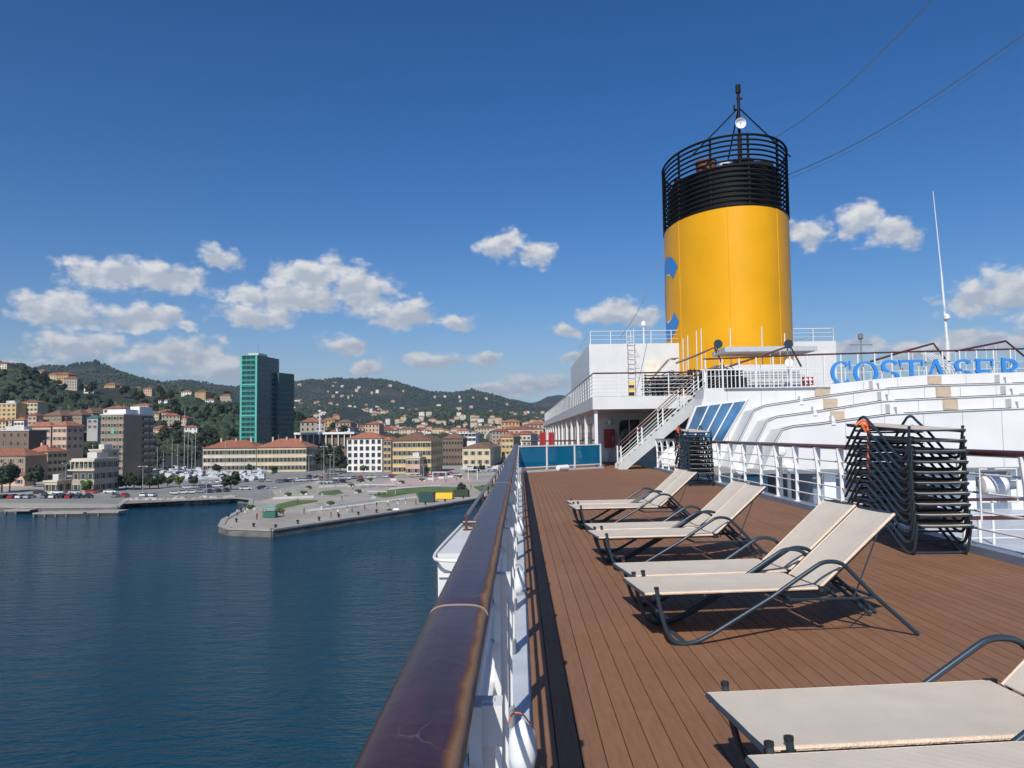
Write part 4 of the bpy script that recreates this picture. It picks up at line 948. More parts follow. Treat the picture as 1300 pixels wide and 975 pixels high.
# ============================================================ the harbour and town
SEA, QZ = -19.5, -18.0
MB().add([(-30000,-30000,SEA),(30000,-30000,SEA),(30000,30000,SEA),(-30000,30000,SEA)], [(0,1,2,3)]).build('sea', M['water'], kind='structure')
M['quay_top'] = mat('pale quay paving', (.34,.31,.265), .85, var=.16, scale=.08, bump=.2, patch=(.06,.5,.7,.6,(.22,.20,.175)))
M['quay_wall'] = mat('weathered quay stone', (.13,.125,.115), .9, var=.35, scale=.35, stretch=(1,1,3))
M['coping'] = mat('quay coping stone', (.31,.29,.26), .85, var=.15, scale=.5)
M['asphalt'] = mat('grey asphalt', (.22,.215,.205), .9, var=.15, scale=.1)
M['grass'] = mat('dry green lawn', (.085,.13,.035), .95, var=.35, scale=.25)
M['rock'] = mat('pale riprap rock', (.33,.31,.28), .9, var=.3, scale=.6, rand=.25)
M['forest'] = mat('forest hillside', (.016,.029,.017), .95, c2=(.008,.017,.011), scale=.006, bump=1, bscale=.05, patch=(.004,.54,.68,.8,(.085,.075,.04)))
M['leaf'] = mat('dark green leaves', (.027,.046,.020), .85, c2=(.012,.025,.012), scale=.5, rand=.25, island=.45, patch=(.006,.5,.72,.6,(.055,.055,.028)))
M['leaf_light'] = mat('fresh green leaves', (.09,.14,.035), .85, c2=(.045,.08,.02), scale=.5, rand=.2, island=.35)
M['trunk'] = mat('brown bark', (.09,.065,.045), .9, var=.3)
M['tile'] = mat('terracotta roof tiles', (.27,.105,.060), .85, var=.4, scale=1.2, rand=.25)
M['tile_brown'] = mat('brown roof tiles', (.17,.095,.065), .85, var=.25, scale=.8, rand=.1)
M['concrete'] = mat('pale concrete', (.50,.49,.46), .85, var=.12, scale=.3)
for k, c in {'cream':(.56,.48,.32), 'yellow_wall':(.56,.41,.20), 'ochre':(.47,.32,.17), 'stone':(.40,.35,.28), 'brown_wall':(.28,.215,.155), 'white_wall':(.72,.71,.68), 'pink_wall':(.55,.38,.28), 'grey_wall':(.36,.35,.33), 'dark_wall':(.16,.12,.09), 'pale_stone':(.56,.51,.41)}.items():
    M[k] = mat(k.replace('_', ' ')+' plaster', c, .85, var=.13, scale=.12, dirt=.3)
M['pane'] = mat('dark window pane', (.03,.035,.04), .25, var=.3)
M['shutter'] = mat('green grey shutter', (.07,.085,.07), .7, var=.2)
M['teal'] = mat('teal facade cladding', (.09,.42,.34), .5, var=.08, scale=.2)
M['teal_glass'] = mat('dark teal curtain wall glass', (.010,.050,.050), .25, var=.3, scale=.2, spec=.4)
M['teal_band'] = mat('grey teal spandrel', (.05,.15,.13), .5, var=.2)
M['boat_white'] = mat('white boat hull', (.55,.56,.57), .3, var=.03)
M['metal_pole'] = mat('galvanised pole', (.42,.43,.43), .5, .3)

def land_poly(px_pts, extra):
    return [(G(x, y, SEA).x, G(x, y, SEA).y) for x, y in px_pts] + extra
shore = [(-420,655),(-200,652),(0,650),(60,651),(150,650),(162,641),(240,640),(292,637.5),(318,640),(316,650),(300,658),(283,668),(279,676),(290,680),(345,682),(420,670),(520,654),(600,640),(700,618),(1000,600)]
lp = land_poly(shore, [(900, 420), (2500, 700), (2500, 760), (-2600, 760), (-2600, 300)])
MB().prism_z(lp[::-1], SEA-3, QZ).build('quay', [M['quay_top']], kind='structure')
# stone wall and coping along the water
qs = [Vector((*p, 0)) for p in lp[:20]]
wl = MB(); cp = MB()
for a, c in zip(qs[:-1], qs[1:]):
    d = (c-a).normalized(); n_ = Vector((d.y, -d.x, 0))
    for (b_, o1, o2, z0, z1) in ((wl, .0, .25, SEA-1, QZ-.2), (cp, -1.0, .4, QZ-.2, QZ+.18)):
        p = [a+n_*o2, c+n_*o2, c+n_*o1, a+n_*o1]; b_.prism_z([(q.x, q.y) for q in p], z0, z1)
t = thing('quay_wall', 'dark stone quay wall with pale coping round the promontory', 'quay wall'); wl.build('wall', M['quay_wall'], t); cp.build('coping', M['coping'], t)
def patch(name, pts, mt, z, kind='structure'):
    ps = [G(x, y, QZ) for x, y in pts]
    return MB().add([(p.x, p.y, QZ+z) for p in ps], [tuple(range(len(ps)))]).build(name, mt, kind=kind)
patch('road', [(-300,640),(0,638),(150,640),(230,636),(300,633),(330,636),(350,631),(345,622),(250,622),(150,626),(0,632),(-300,634)], M['asphalt'], .008)
patch('parking_lot', [(150,628),(350,621),(400,612),(480,607),(560,604),(560,597),(400,597),(260,598),(210,605),(190,614),(150,620)], M['asphalt'], .004)
patch('square', [(470,620),(520,617),(600,612),(600,606),(500,608)], mat('pale red paving', (.44,.33,.29), .9), .012)
for i, pts in enumerate(([(346,645.5),(352,640),(374,635),(402,634.5),(404,637),(380,641),(356,646.5)], [(402,628),(408,623.5),(430,621.5),(436,626),(424,629)],
                         [(474,630),(480,624),(510,620),(545,617.5),(560,618),(560,623),(520,627),(490,632)], [(527,624),(544,618),(594,619),(592,626),(560,631),(530,632)], [(600,618),(640,612),(650,618),(610,624)])):
    patch('lawn', pts, M['grass'], .016+.005*i)
for pts in ([(476,633.5),(482,626),(512,622),(512,620.5),(480,623.5),(470,633)], [(494,622),(560,616.5),(560,615),(494,619.5)], [(390,650),(470,640),(540,630),(540,628.5),(470,637.5),(390,647)]):
    patch('footpath', pts, M['concrete'], .024)
# marina basin, seen behind the parking
patch('marina_water', [(192,600),(215,610.5),(250,611),(330,606),(360,598),(300,592),(230,590.5),(192,592)], M['water2'], .032)

# hills ------------------------------------------------------
def interp(t, x):
    if x <= t[0][0]: return t[0][1]
    for (a, b), (c, d) in zip(t[:-1], t[1:]):
        if x <= c: f = (x-a)/(c-a); return b+(d-b)*f
    return t[-1][1]
R1 = [(-900,500),(-300,484),(-60,474),(0,470.5),(24,469.5),(36,476),(60,489),(100,494),(150,496),(190,502),(234,500),(270,506),(300,514),(340,528),(400,542),(450,551),(520,556),(3000,556)]
R2 = [(-900,500),(-200,485),(0,482),(20,478),(31.6,471.6),(50,465),(72,461.4),(95,461.5),(117,458.7),(144,467),(180,480.5),(203,486),(240,492),(300,502),(400,512),(500,525),(3000,530)]
R3 = [(-900,510),(100,495),(160,484),(180,479.5),(202,486),(227,481.8),(254,486.5),(279,490),(302,488.5),(340,487),(372,483.5),(392,483),(408,484),(428,481.5),(448,484.6),(468,482.8),(500,482.2),(524,490),(546,496.6),(575,497),(599,494.4),(623,501.4),(640,508),(680,516),(800,522),(1300,520),(3000,515)]
R4 = [(-900,520),(540,512),(600,510),(640,508.5),(649,506.8),(662,508),(677,506.8),(695.5,502),(714,501),(760,506),(900,508),(1300,512),(2000,508),(3000,520)]
R5 = [(-900,530),(250,524),(300,520),(380,513),(430,517),(480,523),(530,520),(560,518),(600,524),(640,526),(680,532),(760,537),(3000,537)]
RID = [(R1,950,330,700),(R2,3000,1000,1200),(R3,4200,1300,1500),(R4,6500,1700,1800),(R5,2300,620,900)]
def y0(px): return 551-.0122*(px-659)
def ground(X, Y):
    px = max(-900, min(2900, 659+1010*X/Y)); h = QZ-.6
    base = 0
    for (R, Yk, wf, wb) in RID:
        zc_ = 1.55+(y0(px)-interp(R, px))/1010*Yk
        A = max(0, zc_-QZ); d = (Y-Yk)/(wf if Y < Yk else wb)
        base = max(base, A*math.exp(-d*d*1.6))
    if base > 2:
        nn = noise.fractal(Vector((X*.0019, Y*.0013, .3)), 1.0, 2.1, 5)
        rg = abs(noise.noise(Vector((X*.004, Y*.0022, 7))))
        base *= 1+.10*nn-.16*rg*min(1, base/80)
    ramp = max(0, min(1, (Y-560)/300))
    return h+base*min(1, max(0, (Y-380)/200))+ramp*.3
def build_terrain():
    ys = []; y_ = 380
    while y_ < 9500: ys.append(y_); y_ *= 1.0225 if y_ < 5200 else 1.05
    xs = list(range(-900, -40, 30))+list(range(-40, 760, 5))+list(range(760, 2900, 40))
    vs = []
    for Y in ys:
        for px in xs:
            X = (px-659)/1010*Y; vs.append((X, Y, ground(X, Y)))
    n_ = len(xs); fs = [(i*n_+j, i*n_+j+1, (i+1)*n_+j+1, (i+1)*n_+j) for i in range(len(ys)-1) for j in range(n_-1)]
    me = bpy.data.meshes.new('hills'); me.from_pydata(vs, [], fs); me.materials.append(M['forest'])
    me.polygons.foreach_set('use_smooth', [True]*len(me.polygons)); put('hills', me, kind='structure')
build_terrain()
# tree cover as small clumps, thick on the near slopes
def ico():
    t_ = (1+5**.5)/2; v = [Vector(p).normalized() for p in ((-1,t_,0),(1,t_,0),(-1,-t_,0),(1,-t_,0),(0,-1,t_),(0,1,t_),(0,-1,-t_),(0,1,-t_),(t_,0,-1),(t_,0,1),(-t_,0,-1),(-t_,0,1))]
    f = [(0,11,5),(0,5,1),(0,1,7),(0,7,10),(0,10,11),(1,5,9),(5,11,4),(11,10,2),(10,7,6),(7,1,8),(3,9,4),(3,4,2),(3,2,6),(3,6,8),(3,8,9),(4,9,5),(2,4,11),(6,2,10),(8,6,7),(9,8,1)]
    return v, f
IV, IF = ico()
rn = random.Random(11)
def clump(b, X, Y, z, r):
    vs = [(X+v.x*r*rn.uniform(.7,1.25), Y+v.y*r*rn.uniform(.7,1.25), z+r*.35+v.z*r*rn.uniform(.6,1.3)) for v in IV]
    b.add(vs, IF)
fo = MB(); cnt = 0
for _ in range(120000):
    if cnt > 42000: break
    u = rn.random(); px = rn.uniform(-120, 760)
    Y = 560*math.exp(rn.random()**.8*math.log(4200/560))
    X = (px-659)/1010*Y; g = ground(X, Y)
    if g < QZ+5: continue
    if noise.noise(Vector((X*.006, Y*.006, 2))) > .22 and Y > 800: continue
    r = rn.uniform(1.6, 3.6)*(1+Y/3600); clump(fo, X, Y, g, r); cnt += 1
fo.build('forest', M['leaf'], kind='stuff')

# single trees -------------------------------------------------
def tree_mesh(seed, H, R, n_, palm=False):
    r_ = random.Random(seed); b = MB()
    tr = MB(); tr.tube([(0,0,0),(.1,.05,H*.35),(.0,.1,H*.7)], [.28,.2,.1], 7)
    for k in range(5):
        a = 2*PI*k/5+r_.random(); tr.tube([(0,.05,H*.4),(math.cos(a)*R*.5, math.sin(a)*R*.5, H*.7)], [.11,.04], 5)
    lobes = [(Vector((math.cos(a)*R*.75*r_.random()**.6, math.sin(a)*R*.75*r_.random()**.6, H*(.42+.45*r_.random()))), R*r_.uniform(.26,.52)) for a in [r_.uniform(0,2*PI) for _ in range(13)]]
    for k in range(n_):
        c, rr = lobes[k % len(lobes)]
        d = Vector((r_.gauss(0,1), r_.gauss(0,1), r_.gauss(0,1))).normalized(); p = c+d*rr*r_.uniform(.6,1.15)
        s_ = r_.uniform(.28,.55); u = d.orthogonal().normalized()*s_; v = d.cross(u).normalized()*s_; tw = d*r_.uniform(-.3,.3)
        b.add([p-u-v*.6, p+u*.9-v+tw, p+u+v, p-u*.7+v*.9-tw], [(0,1,2,3)])
    return tr, b
trees = []
for s_, (H, R) in enumerate(((7,3.4),(9,3.6),(6,3.0),(11,3.6))):
    tr, cr = tree_mesh(s_, H, R, 620); trees.append((tr.mesh('trunk', M['trunk']), cr.mesh('crown', M['leaf_light'] if s_ == 2 else M['leaf'])))
def put_tree(i, X, Y, z, sc, lab, grp, name='tree'):
    t = thing(name, lab, 'tree', (X, Y, z), rn.uniform(0, 6.28), grp); t.scale = (sc, sc, sc*rn.uniform(.9,1.1))
    put('trunk', trees[i][0], t); put('crown', trees[i][1], t)
for px, py, i, sc, lab in ((2,626,1,1.25,'big dark tree at the left edge of the picture'),(12,624,1,1.1,'dark tree second from the left edge'),(44,618,0,1.2,'round dark tree in front of the cream building'),(76,607,0,.9,'dark bush between the cream building and the stone building'),
        (110,626,2,.75,'small tree at the foot of the stone terrace building'),(120,625,2,.8,'small tree in front of the stone building corner'),(128,624,0,.7,'small tree left of the white parasol'),(139,622,0,.75,'tree just left of the brown tower base'),(150,622,2,.85,'tree at the corner of the brown tower'),(160,622,0,.8,'tree in front of the brown tower, left one'),(170,622,0,.85,'tree in front of the brown tower, middle one'),(180,621,2,.85,'light green tree in front of the brown tower'),(190,621,0,.8,'tree in front of the brown tower, right one'),
        (201,620,0,.75,'tree beside the marina parking'),(213,618,2,.75,'small tree behind the parked cars by the marina'),(228,619,2,.7,'bright green tree in the marina parking'),(246,617,0,.6,'palm like tree in the marina parking'),(293,622,0,1.0,'lone round green tree on the quay'),
        (276,600,0,.7,'small tree before the long row building, left one'),(318,600,0,.6,'small tree before the long row building, middle one'),(347,599,2,.6,'small tree before the long row building, right one'),
        (414,600,1,1.5,'large dark tree between the row building and the white building'),(424,600,1,1.6,'large dark tree left of the white building'),(432,601,1,1.2,'dark tree touching the white building'),(408,598,3,1.2,'tall dark tree at the end of the row building'),(461,600,2,.6,'light green bush in front of the white building'),
        (529,602,0,.5,'bush by the grey kiosk'),(604,600,0,.5,'bush in front of the small cream building'),(612,598,0,.5,'bush right of the small cream building door'),(586,626,0,.45,'dark bush beside the yellow container')):
    q = G(px, py, QZ); put_tree(i, q.x, q.y, QZ, sc*1.0, lab, 'trees along the waterfront')
def tzone(px):
    for lim, w in ((30,'at the left edge'),(90,'above the cream building'),(125,'above the terrace building'),(195,'behind the brown tower'),(235,'just right of the brown tower'),(265,'behind the tall masts'),(305,'left of the teal tower'),(380,'behind the teal tower'),(999,'behind the dark trees')):
        if px < lim: return w
k = 0
for _ in range(4000):
    if k >= 240: break
    px = rn.uniform(-40, 440); Y = rn.uniform(480, 900); X = (px-659)/1010*Y; g = ground(X, Y)
    if g < QZ+1 and px > 200 and Y < 560: continue
    if px < 200 and Y < 470: continue
    put_tree(rn.choice((0,1,1,3)), X, Y, max(g, QZ)-.3, rn.uniform(.8,1.35), 'dark tree on the wooded slope ' + tzone(px) + (', lower down' if Y < 640 else ', higher up'), 'trees on the near wooded slope'); k += 1
# riprap
rb = []
for s_ in range(5):
    b = MB(); r_ = random.Random(s_); b.add([(v.x*r_.uniform(.6,1.5), v.y*r_.uniform(.5,1.1), v.z*r_.uniform(.4,.8)) for v in IV], IF); rb.append(b.mesh('boulder', M['rock']))
rg = thing('riprap', 'bank of pale boulders along the shore left of the promontory', 'riprap')
for k in range(150):
    px = rn.uniform(158, 296); q = G(px, interp([(158,641.5),(240,640),(296,637.5)], px), SEA); o = rn.uniform(-1.5,3.5); n_ = Vector((0,1,0))
    s_ = rn.uniform(.8,1.5); put('boulder', rb[k % 5], rg, (q.x, q.y-1.2+o, SEA+.5+max(0,o)*.33), (0, 0, rn.uniform(0,6)), scale=(s_, s_, s_))
# wooden piers at the left
pr = thing('pier', 'low dark jetty on posts along the left shore', 'pier')
for (x0, x1, yy) in ((8,38,648),(44,104,651.5),(112,150,650)):
    a, c = G(x0, yy, QZ-.5), G(x1, yy, QZ-.5); b = MB(); b.box(a.x, c.x, a.y-1, a.y+5, QZ-.7, QZ-.35); b.build('platform', M['coping'], pr)
    for j in range(int((c.x-a.x)/3)): MB().box(a.x+j*3, a.x+j*3+.5, a.y-.9, a.y-.3, SEA-1, QZ-.702).build('pile', M['quay_wall'], pr)

# buildings ------------------------------------------------------
win_cache = {}
def win_mesh(w, h, style):
    key = (round(w,2), round(h,2), style)
    if key not in win_cache:
        b = MB(); f = .12
        b.mi = 0; b.box(-w/2, w/2, .0, .06, 0, h)                      # pane
        b.mi = 1
        for (a0,a1,z0,z1) in ((-w/2-f,-w/2,-f,h+f),(w/2,w/2+f,-f,h+f),(-w/2,w/2,h,h+f),(-w/2-.1,w/2+.1,-f-.06,0)): b.box(a0,a1,0,.14,z0,z1)
        mats = [M['pane'], M['pale_stone'], M['shutter']]
        if style in ('plain', 'shutter') and w < 1.8:
            b.mi = 2
            for s_ in (-1, 1): b.box(min(s_*(w/2+f), s_*(w/2+f+w*.45)), max(s_*(w/2+f), s_*(w/2+f+w*.45)), 0, .09, -.02, h)
        if style == 'shutter': mats = [M['pane'], M['pale_stone'], M['shutter']]
        if style == 'white': mats = [M['pane'], M['white_wall']]
        if style == 'dark': mats = [M['pane'], M['dark_wall']]
        win_cache[key] = b.mesh('window', mats)
    return win_cache[key]
def building(name, label, cat, pxl, pxc, pxr, yt, yb, wall, roof='hip', roofmat='tile', Y=None, phi=7, floors=3, bl=4, br=0, rh=None, win=(1.1,1.7), style='plain', ground_floor=True, depth=None, chim=0, cornice=True):
    C_ = G(pxc, yb, QZ) if Y is None else P(pxc, yb, Y)
    z0 = C_.z; H = P(pxc, yt, C_.y).z-z0; ph = math.radians(phi)
    u, w = Vector((-math.cos(ph), math.sin(ph), 0)), Vector((math.sin(ph), math.cos(ph), 0))
    def ln(px, d): tt = (px-659.3)/1010; return max(2, (tt*C_.y-C_.x)/(d.x-tt*d.y))
    L = ln(pxl, u); R = depth if depth else ln(pxr, w)
    R = max(6, min(R, 60))
    t = thing(name, label, cat, C_)
    zb = -8 if Y else 0
    def pt(a, c, z): return tuple(u*a+w*c+Vector((0,0,z)))
    def blk(b, a0, a1, c0, c1, z0_, z1_):
        b.add([pt(a1,c0,z0_),pt(a0,c0,z0_),pt(a0,c1,z0_),pt(a1,c1,z0_),pt(a1,c0,z1_),pt(a0,c0,z1_),pt(a0,c1,z1_),pt(a1,c1,z1_)],
              [(0,3,2,1),(4,5,6,7),(0,1,5,4),(1,2,6,5),(2,3,7,6),(3,0,4,7)])
    b = MB(); blk(b, 0, L, 0, R, zb, H); b.build('wall', M[wall], t)
    if cornice:
        b = MB(); blk(b, -.35, L+.35, -.35, R+.35, H-.002 if roof != 'flat' else H-.35, H+.30); b.build('cornice', M['pale_stone' if wall not in ('white_wall','brown_wall','dark_wall') else 'concrete'], t)
    if roof == 'hip':
        rh = rh or min(R, L)*.2; e = .7; ins = min(R, L)/2*.95; b = MB(); z1 = H+.30
        if L >= R: rg_ = [pt(ins, R/2, z1+rh), pt(L-ins, R/2, z1+rh)]
        else: rg_ = [pt(L/2, ins, z1+rh), pt(L/2, R-ins, z1+rh)]
        cs = [pt(-e,-e,z1), pt(L+e,-e,z1), pt(L+e,R+e,z1), pt(-e,R+e,z1)]
        if L >= R: fs = [(0,1,5,4),(1,2,5),(2,3,4,5),(3,0,4),(3,2,1,0)]
        else: fs = [(0,1,4),(1,2,5,4),(2,3,5),(3,0,4,5),(3,2,1,0)]
        b.add(cs+rg_, [f[::-1] for f in fs]); ro = b.build('roof', M[roofmat], t)
        for k in range(chim):
            a = L*(k+.7)/(chim+.5); b = MB(); blk(b, a, a+.9, R*.4, R*.4+.7, H, H+rh+1.3); b.build('chimney', M['pink_wall'], ro)
    elif roof == 'flat':
        b = MB(); blk(b, L*.25, L*.7, R*.3, R*.75, H+.3, H+2.4); b.build('roof_cabin', M['concrete'], t)
    for k in range(2):
        ax_ = pt(L*(.25+.45*k), R*.5, 0); hh = H+(rh or 2)+rn.uniform(1.5,3.5)
        if H < 60 and L > 8: b = MB(); b.tube([(ax_[0],ax_[1],H),(ax_[0],ax_[1],hh)], .06, 4); b.box(ax_[0]-.6,ax_[0]+.6,ax_[1]-.03,ax_[1]+.03,hh-.5,hh-.42); b.build('aerial', M['metal_pole'], t)
    fh = H/floors; wm = win_mesh(win[0], min(win[1], fh*.68), style); 
    for f in range(floors):
        for k in range(bl): put('window', wm, t, pt(L*(k+.5)/bl, -.01, fh*f+fh*.24), (0,0,PI-ph))
        for k in range(br): put('window', wm, t, pt(-.01, R*(k+.5)/br, fh*f+fh*.24), (0,0,-(PI/2+ph)))
    return t, pt, L, R, H, blk
Bd = building
Bd('apartment_building', 'cream four storey building with red roof at the left, lit front and dark side', 'building', 32.7, 59.8, 83.5, 574, 610, 'cream', floors=4, bl=3, br=4, rh=3.2, win=(1.2,1.7), chim=2)
Bd('apartment_building', 'dark brown building with red roof at the left edge, joined to the cream building', 'building', -30, 31.5, 36, 579, 613, 'brown_wall', floors=3, bl=5, rh=3.4, win=(1.2,1.8), depth=14)
Bd('boathouse', 'low long shed with red roof edge below the dark building at the left edge', 'building', -12, 31, 36, 604, 617, 'pink_wall', floors=1, bl=3, rh=1, win=(1.6,1.6), depth=6)
Bd('boathouse', 'small low cream building with flat roof before the stone building', 'building', 55, 72, 90, 611, 627, 'cream', 'flat', floors=1, bl=2, br=2, win=(1.3,2.2))
t, pt, L, R, H, blk = Bd('stone_building', 'grey stone building with a covered terrace at the foot of the brown tower', 'building', 91, 119, 150, 583, 626, 'stone', 'flat', floors=3, bl=3, br=4, win=(1.4,2.0))
b = MB(); blk(b, -.8, L+1.2, -1.2, -.36, H*.66, H*.70); b.build('balcony_slab', M['pale_stone'], t)
b = MB(); blk(b, -.5, L+.6, -1.0, -.36, H*.93, H*.97); b.build('canopy', M['pale_stone'], t)
for k in range(6):
    b = MB(); blk(b, L*k/5-.1, L*k/5+.1, -1.15, -.95, H*.70, H*.93); b.build('column', M['pale_stone'], t)
Bd('stone_building', 'dark stone annex behind the terrace building', 'building', 112, 128, 150, 571, 612, 'stone', 'flat', floors=4, bl=2, br=2, win=(1.2,1.7))
t, pt, L, R, H, blk = Bd('tower_block', 'tall brown tower block with a lit side and dark right face', 'tower block', 125.6, 155.6, 193, 526, 608, 'brown_wall', 'flat', floors=9, bl=4, br=0, win=(1.4,1.6))
b = MB(); blk(b, L*.40, L*.52, -.25, -.012, H*.70, H*.78); b.build('green_awning', M['teal'], t)
for f in range(9):
    for k in range(2):
        b = MB(); blk(b, -.9, -.012, R*(.62+k*.2), R*(.62+k*.2)+R*.17, H*f/9+.9, H*f/9+1.0); blk(b, -.95, -.9, R*(.62+k*.2), R*(.62+k*.2)+R*.17, H*f/9+1.0, H*f/9+1.9); b.build('balcony', M['steel'], t)
        b = MB(); blk(b, -.05, -.012, R*(.63+k*.2), R*(.62+k*.2)+R*.16, H*f/9+1.1, H*f/9+3.2); b.build('balcony_window', M['pane'], t)
b = MB(); blk(b, L*.05, L*.8, R*.1, R*.5, H+.3, H+2.6); b.build('roof_cabin', M['white_wall'], t)
b = MB(); blk(b, -.2, L*.4, R*.5, R*.95, H+.3, H+4.2); b.build('plant_room', M['white_wall'], t)
Bd('apartment_building', 'small white villa with red roof just behind the brown tower', 'building', 128.6, 155, 168, 519, 530, 'white_wall', Y=560, floors=2, bl=4, br=2, rh=2.6)
Bd('apartment_building', 'tan four storey building with red roof left of the brown tower', 'building', 64, 84, 104, 541, 571, 'pink_wall', Y=430, floors=3, bl=3, br=3, rh=2.6)
Bd('apartment_building', 'pink building with red roof left of the tan building', 'building', 34, 64, 72, 542, 560, 'pink_wall', Y=480, floors=2, bl=4, br=1, rh=3)
Bd('apartment_building', 'dark building behind the cream building', 'building', -20, 36, 50, 546, 578, 'dark_wall', Y=440, floors=3, bl=6, roof='flat', depth=14, style='dark')
Bd('apartment_building', 'yellow apartment block with balconies high at the left edge', 'building', -8, 20, 24, 512, 534, 'yellow_wall', Y=640, floors=4, bl=4, roof='flat', depth=12)
Bd('apartment_building', 'yellow apartment block second from the left edge, below the hillside', 'building', 20, 47, 54, 511, 534, 'cream', Y=650, floors=4, bl=5, roof='hip', rh=2, depth=12)
Bd('apartment_building', 'white house between the yellow block and the pink building', 'building', 14, 30, 36, 534, 548, 'white_wall', Y=600, floors=2, bl=3, rh=2.4)
Bd('apartment_building', 'small pink house above the red roofs', 'building', 32, 46, 52, 528, 540, 'pink_wall', Y=590, floors=2, bl=2, rh=2.4)
for i, (a, c, y) in enumerate(((50,78,528),(78,104,527),(96,118,525))):
    Bd('shed', ['long low brown roofed shed, left one of three on the slope','long low brown roofed shed, middle one of three on the slope','long low brown roofed shed, right one of three on the slope'][i], 'shed', a, c, c+3, y, y+7, 'brown_wall', Y=600+10*i, floors=1, bl=4, rh=4.5, depth=26, roofmat='tile_brown', win=(1,1))
Bd('apartment_building', 'small dark green roofed hall behind the brown tower shoulder', 'building', 108, 124, 128, 531, 545, 'grey_wall', Y=540, floors=2, bl=2, roofmat='teal_band', rh=2)
# long row
t, pt, L, R, H, blk = Bd('row_building', 'grey beige left half of the long red roofed row building by the marina', 'building', 256.7, 325.0, 327, 569, 598.5, 'pale_stone', floors=3, bl=13, rh=4.6, win=(1.4,2.3), chim=3, depth=22, phi=4)
t, pt, L, R, H, blk = Bd('row_building', 'cream right half of the long red roofed row building with dark end wall', 'building', 325.4, 388.8, 403, 568, 598.5, 'cream', floors=3, bl=13, br=4, rh=4.8, win=(1.4,2.3), chim=3, phi=4)
# teal tower
t, pt, L, R, H, blk = Bd('office_tower', 'tall teal and dark glass office tower, highest building of the town', 'office tower', 303.2, 325.6, 353, 450.5, 562, 'teal', 'none', Y=520, floors=1, bl=0, phi=9, cornice=False)
nf = 17; fh = H/nf; mz = .9
for f in range(nf):
    if f in (11, 5): mz = 1.5
    else: mz = .9
    for k in range(3):
        b = MB(); blk(b, L*(.11+k*.265), L*(.11+k*.265)+L*.25, -.10, -.012, fh*f+mz, fh*(f+1)-.25); b.build('facade_window', M['teal_glass'], t)
    b = MB(); blk(b, L*.1, L*.9, -.5, -.102, fh*f+.55, fh*f+.75); b.build('sun_louvre', M['teal'], t)
    for k in range(3):
        b = MB(); blk(b, -.08, -.012, R*(.03+k*.325), R*(.03+k*.325)+R*.31, fh*f+.85, fh*(f+1)); b.build('side_window', M['teal_glass'], t)
b = MB(); blk(b, -.06, -.012, 0, R, 0, H); b.build('side_frame', M['teal_band'], t)
b = MB(); blk(b, L*.2, L*.8, R*.2, R*.6, H, H+2.0); b.build('roof_cabin', M['concrete'], t)
b = MB(); b.tube([pt(L*.5,R*.4,H+2),pt(L*.5,R*.4,H+9)], .15, 5); b.build('antenna', M['steel'], t)
t2, pt, L, R, H, blk = Bd('office_tower', 'lower dark glass tower joined to the right of the teal tower', 'office tower', 350, 353.2, 372.5, 473, 562, 'teal_band', 'none', Y=545, floors=1, bl=0, phi=20, cornice=False)
nf = 14; fh = H/nf
for f in range(nf):
    for k in range(3):
        b = MB(); blk(b, -.08, -.012, R*(.03+k*.325), R*(.03+k*.325)+R*.31, fh*f+.85, fh*(f+1)); b.build('side_window', M['teal_glass'], t2)
# flat terminal
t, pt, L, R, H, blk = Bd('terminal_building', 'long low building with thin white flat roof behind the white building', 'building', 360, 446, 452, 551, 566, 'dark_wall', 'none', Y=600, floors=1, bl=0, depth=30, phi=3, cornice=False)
b = MB(); blk(b, -3, L+3, -3, R+3, H, H+1.6); b.build('roof_slab', M['white_wall'], t)
for k in range(12):
    b = MB(); blk(b, L*k/11-.3, L*k/11+.3, -2.4, -1.8, 0, H-.002); b.build('column', M['white_wall'], t)
t, pt, L, R, H, blk = Bd('terminal_building', 'white flat roofed office with a band of dark windows behind the small cream building', 'building', 570, 604, 611, 549.5, 561, 'white_wall', 'none', Y=640, floors=2, bl=7, depth=30, phi=3, win=(3.2,2.2), cornice=False, style='white')
# white building, yellow building
Bd('apartment_building', 'white five storey building with dark arched windows and red roof', 'building', 440, 485.2, 487, 557, 599, 'white_wall', floors=5, bl=6, rh=3.4, win=(1.9,2.3), style='white', depth=16, phi=5)
Bd('apartment_building', 'narrow orange house between the white and the large yellow building', 'building', 486.3, 496.6, 497.5, 559, 599, 'ochre', floors=5, bl=2, rh=1.8, win=(1.3,2.0), depth=14, phi=5)
t, pt, L, R, H, blk = Bd('apartment_building', 'large yellow building with brown roof and dark right side', 'building', 498, 547.5, 561, 559.5, 601, 'yellow_wall', floors=4, bl=8, br=5, rh=4.4, roofmat='tile_brown', win=(1.4,2.2), phi=5, chim=2, style='shutter')
Bd('kiosk', 'small grey building in front of the large yellow building', 'building', 514.5, 533, 544, 581, 602.5, 'pink_wall', 'flat', floors=2, bl=2, br=1, win=(1.6,1.9))
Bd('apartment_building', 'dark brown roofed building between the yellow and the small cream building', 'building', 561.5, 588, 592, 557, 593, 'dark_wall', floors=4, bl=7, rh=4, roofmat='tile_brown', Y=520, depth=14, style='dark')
Bd('apartment_building', 'small cream building with brown roof and dark right side', 'building', 586.5, 622.5, 637, 569, 591.5, 'cream', floors=2, bl=4, br=3, rh=3.2, roofmat='tile_brown', win=(1.4,2.4), phi=5)
Bd('apartment_building', 'yellow house with red roof just left of the handrail top', 'building', 636, 652, 660, 555, 578, 'yellow_wall', Y=560, floors=3, bl=3, br=1, rh=3)
Bd('apartment_building', 'orange house with red roof above the small cream building', 'building', 630, 646, 650, 560, 576, 'ochre', Y=600, floors=3, bl=3, rh=3)
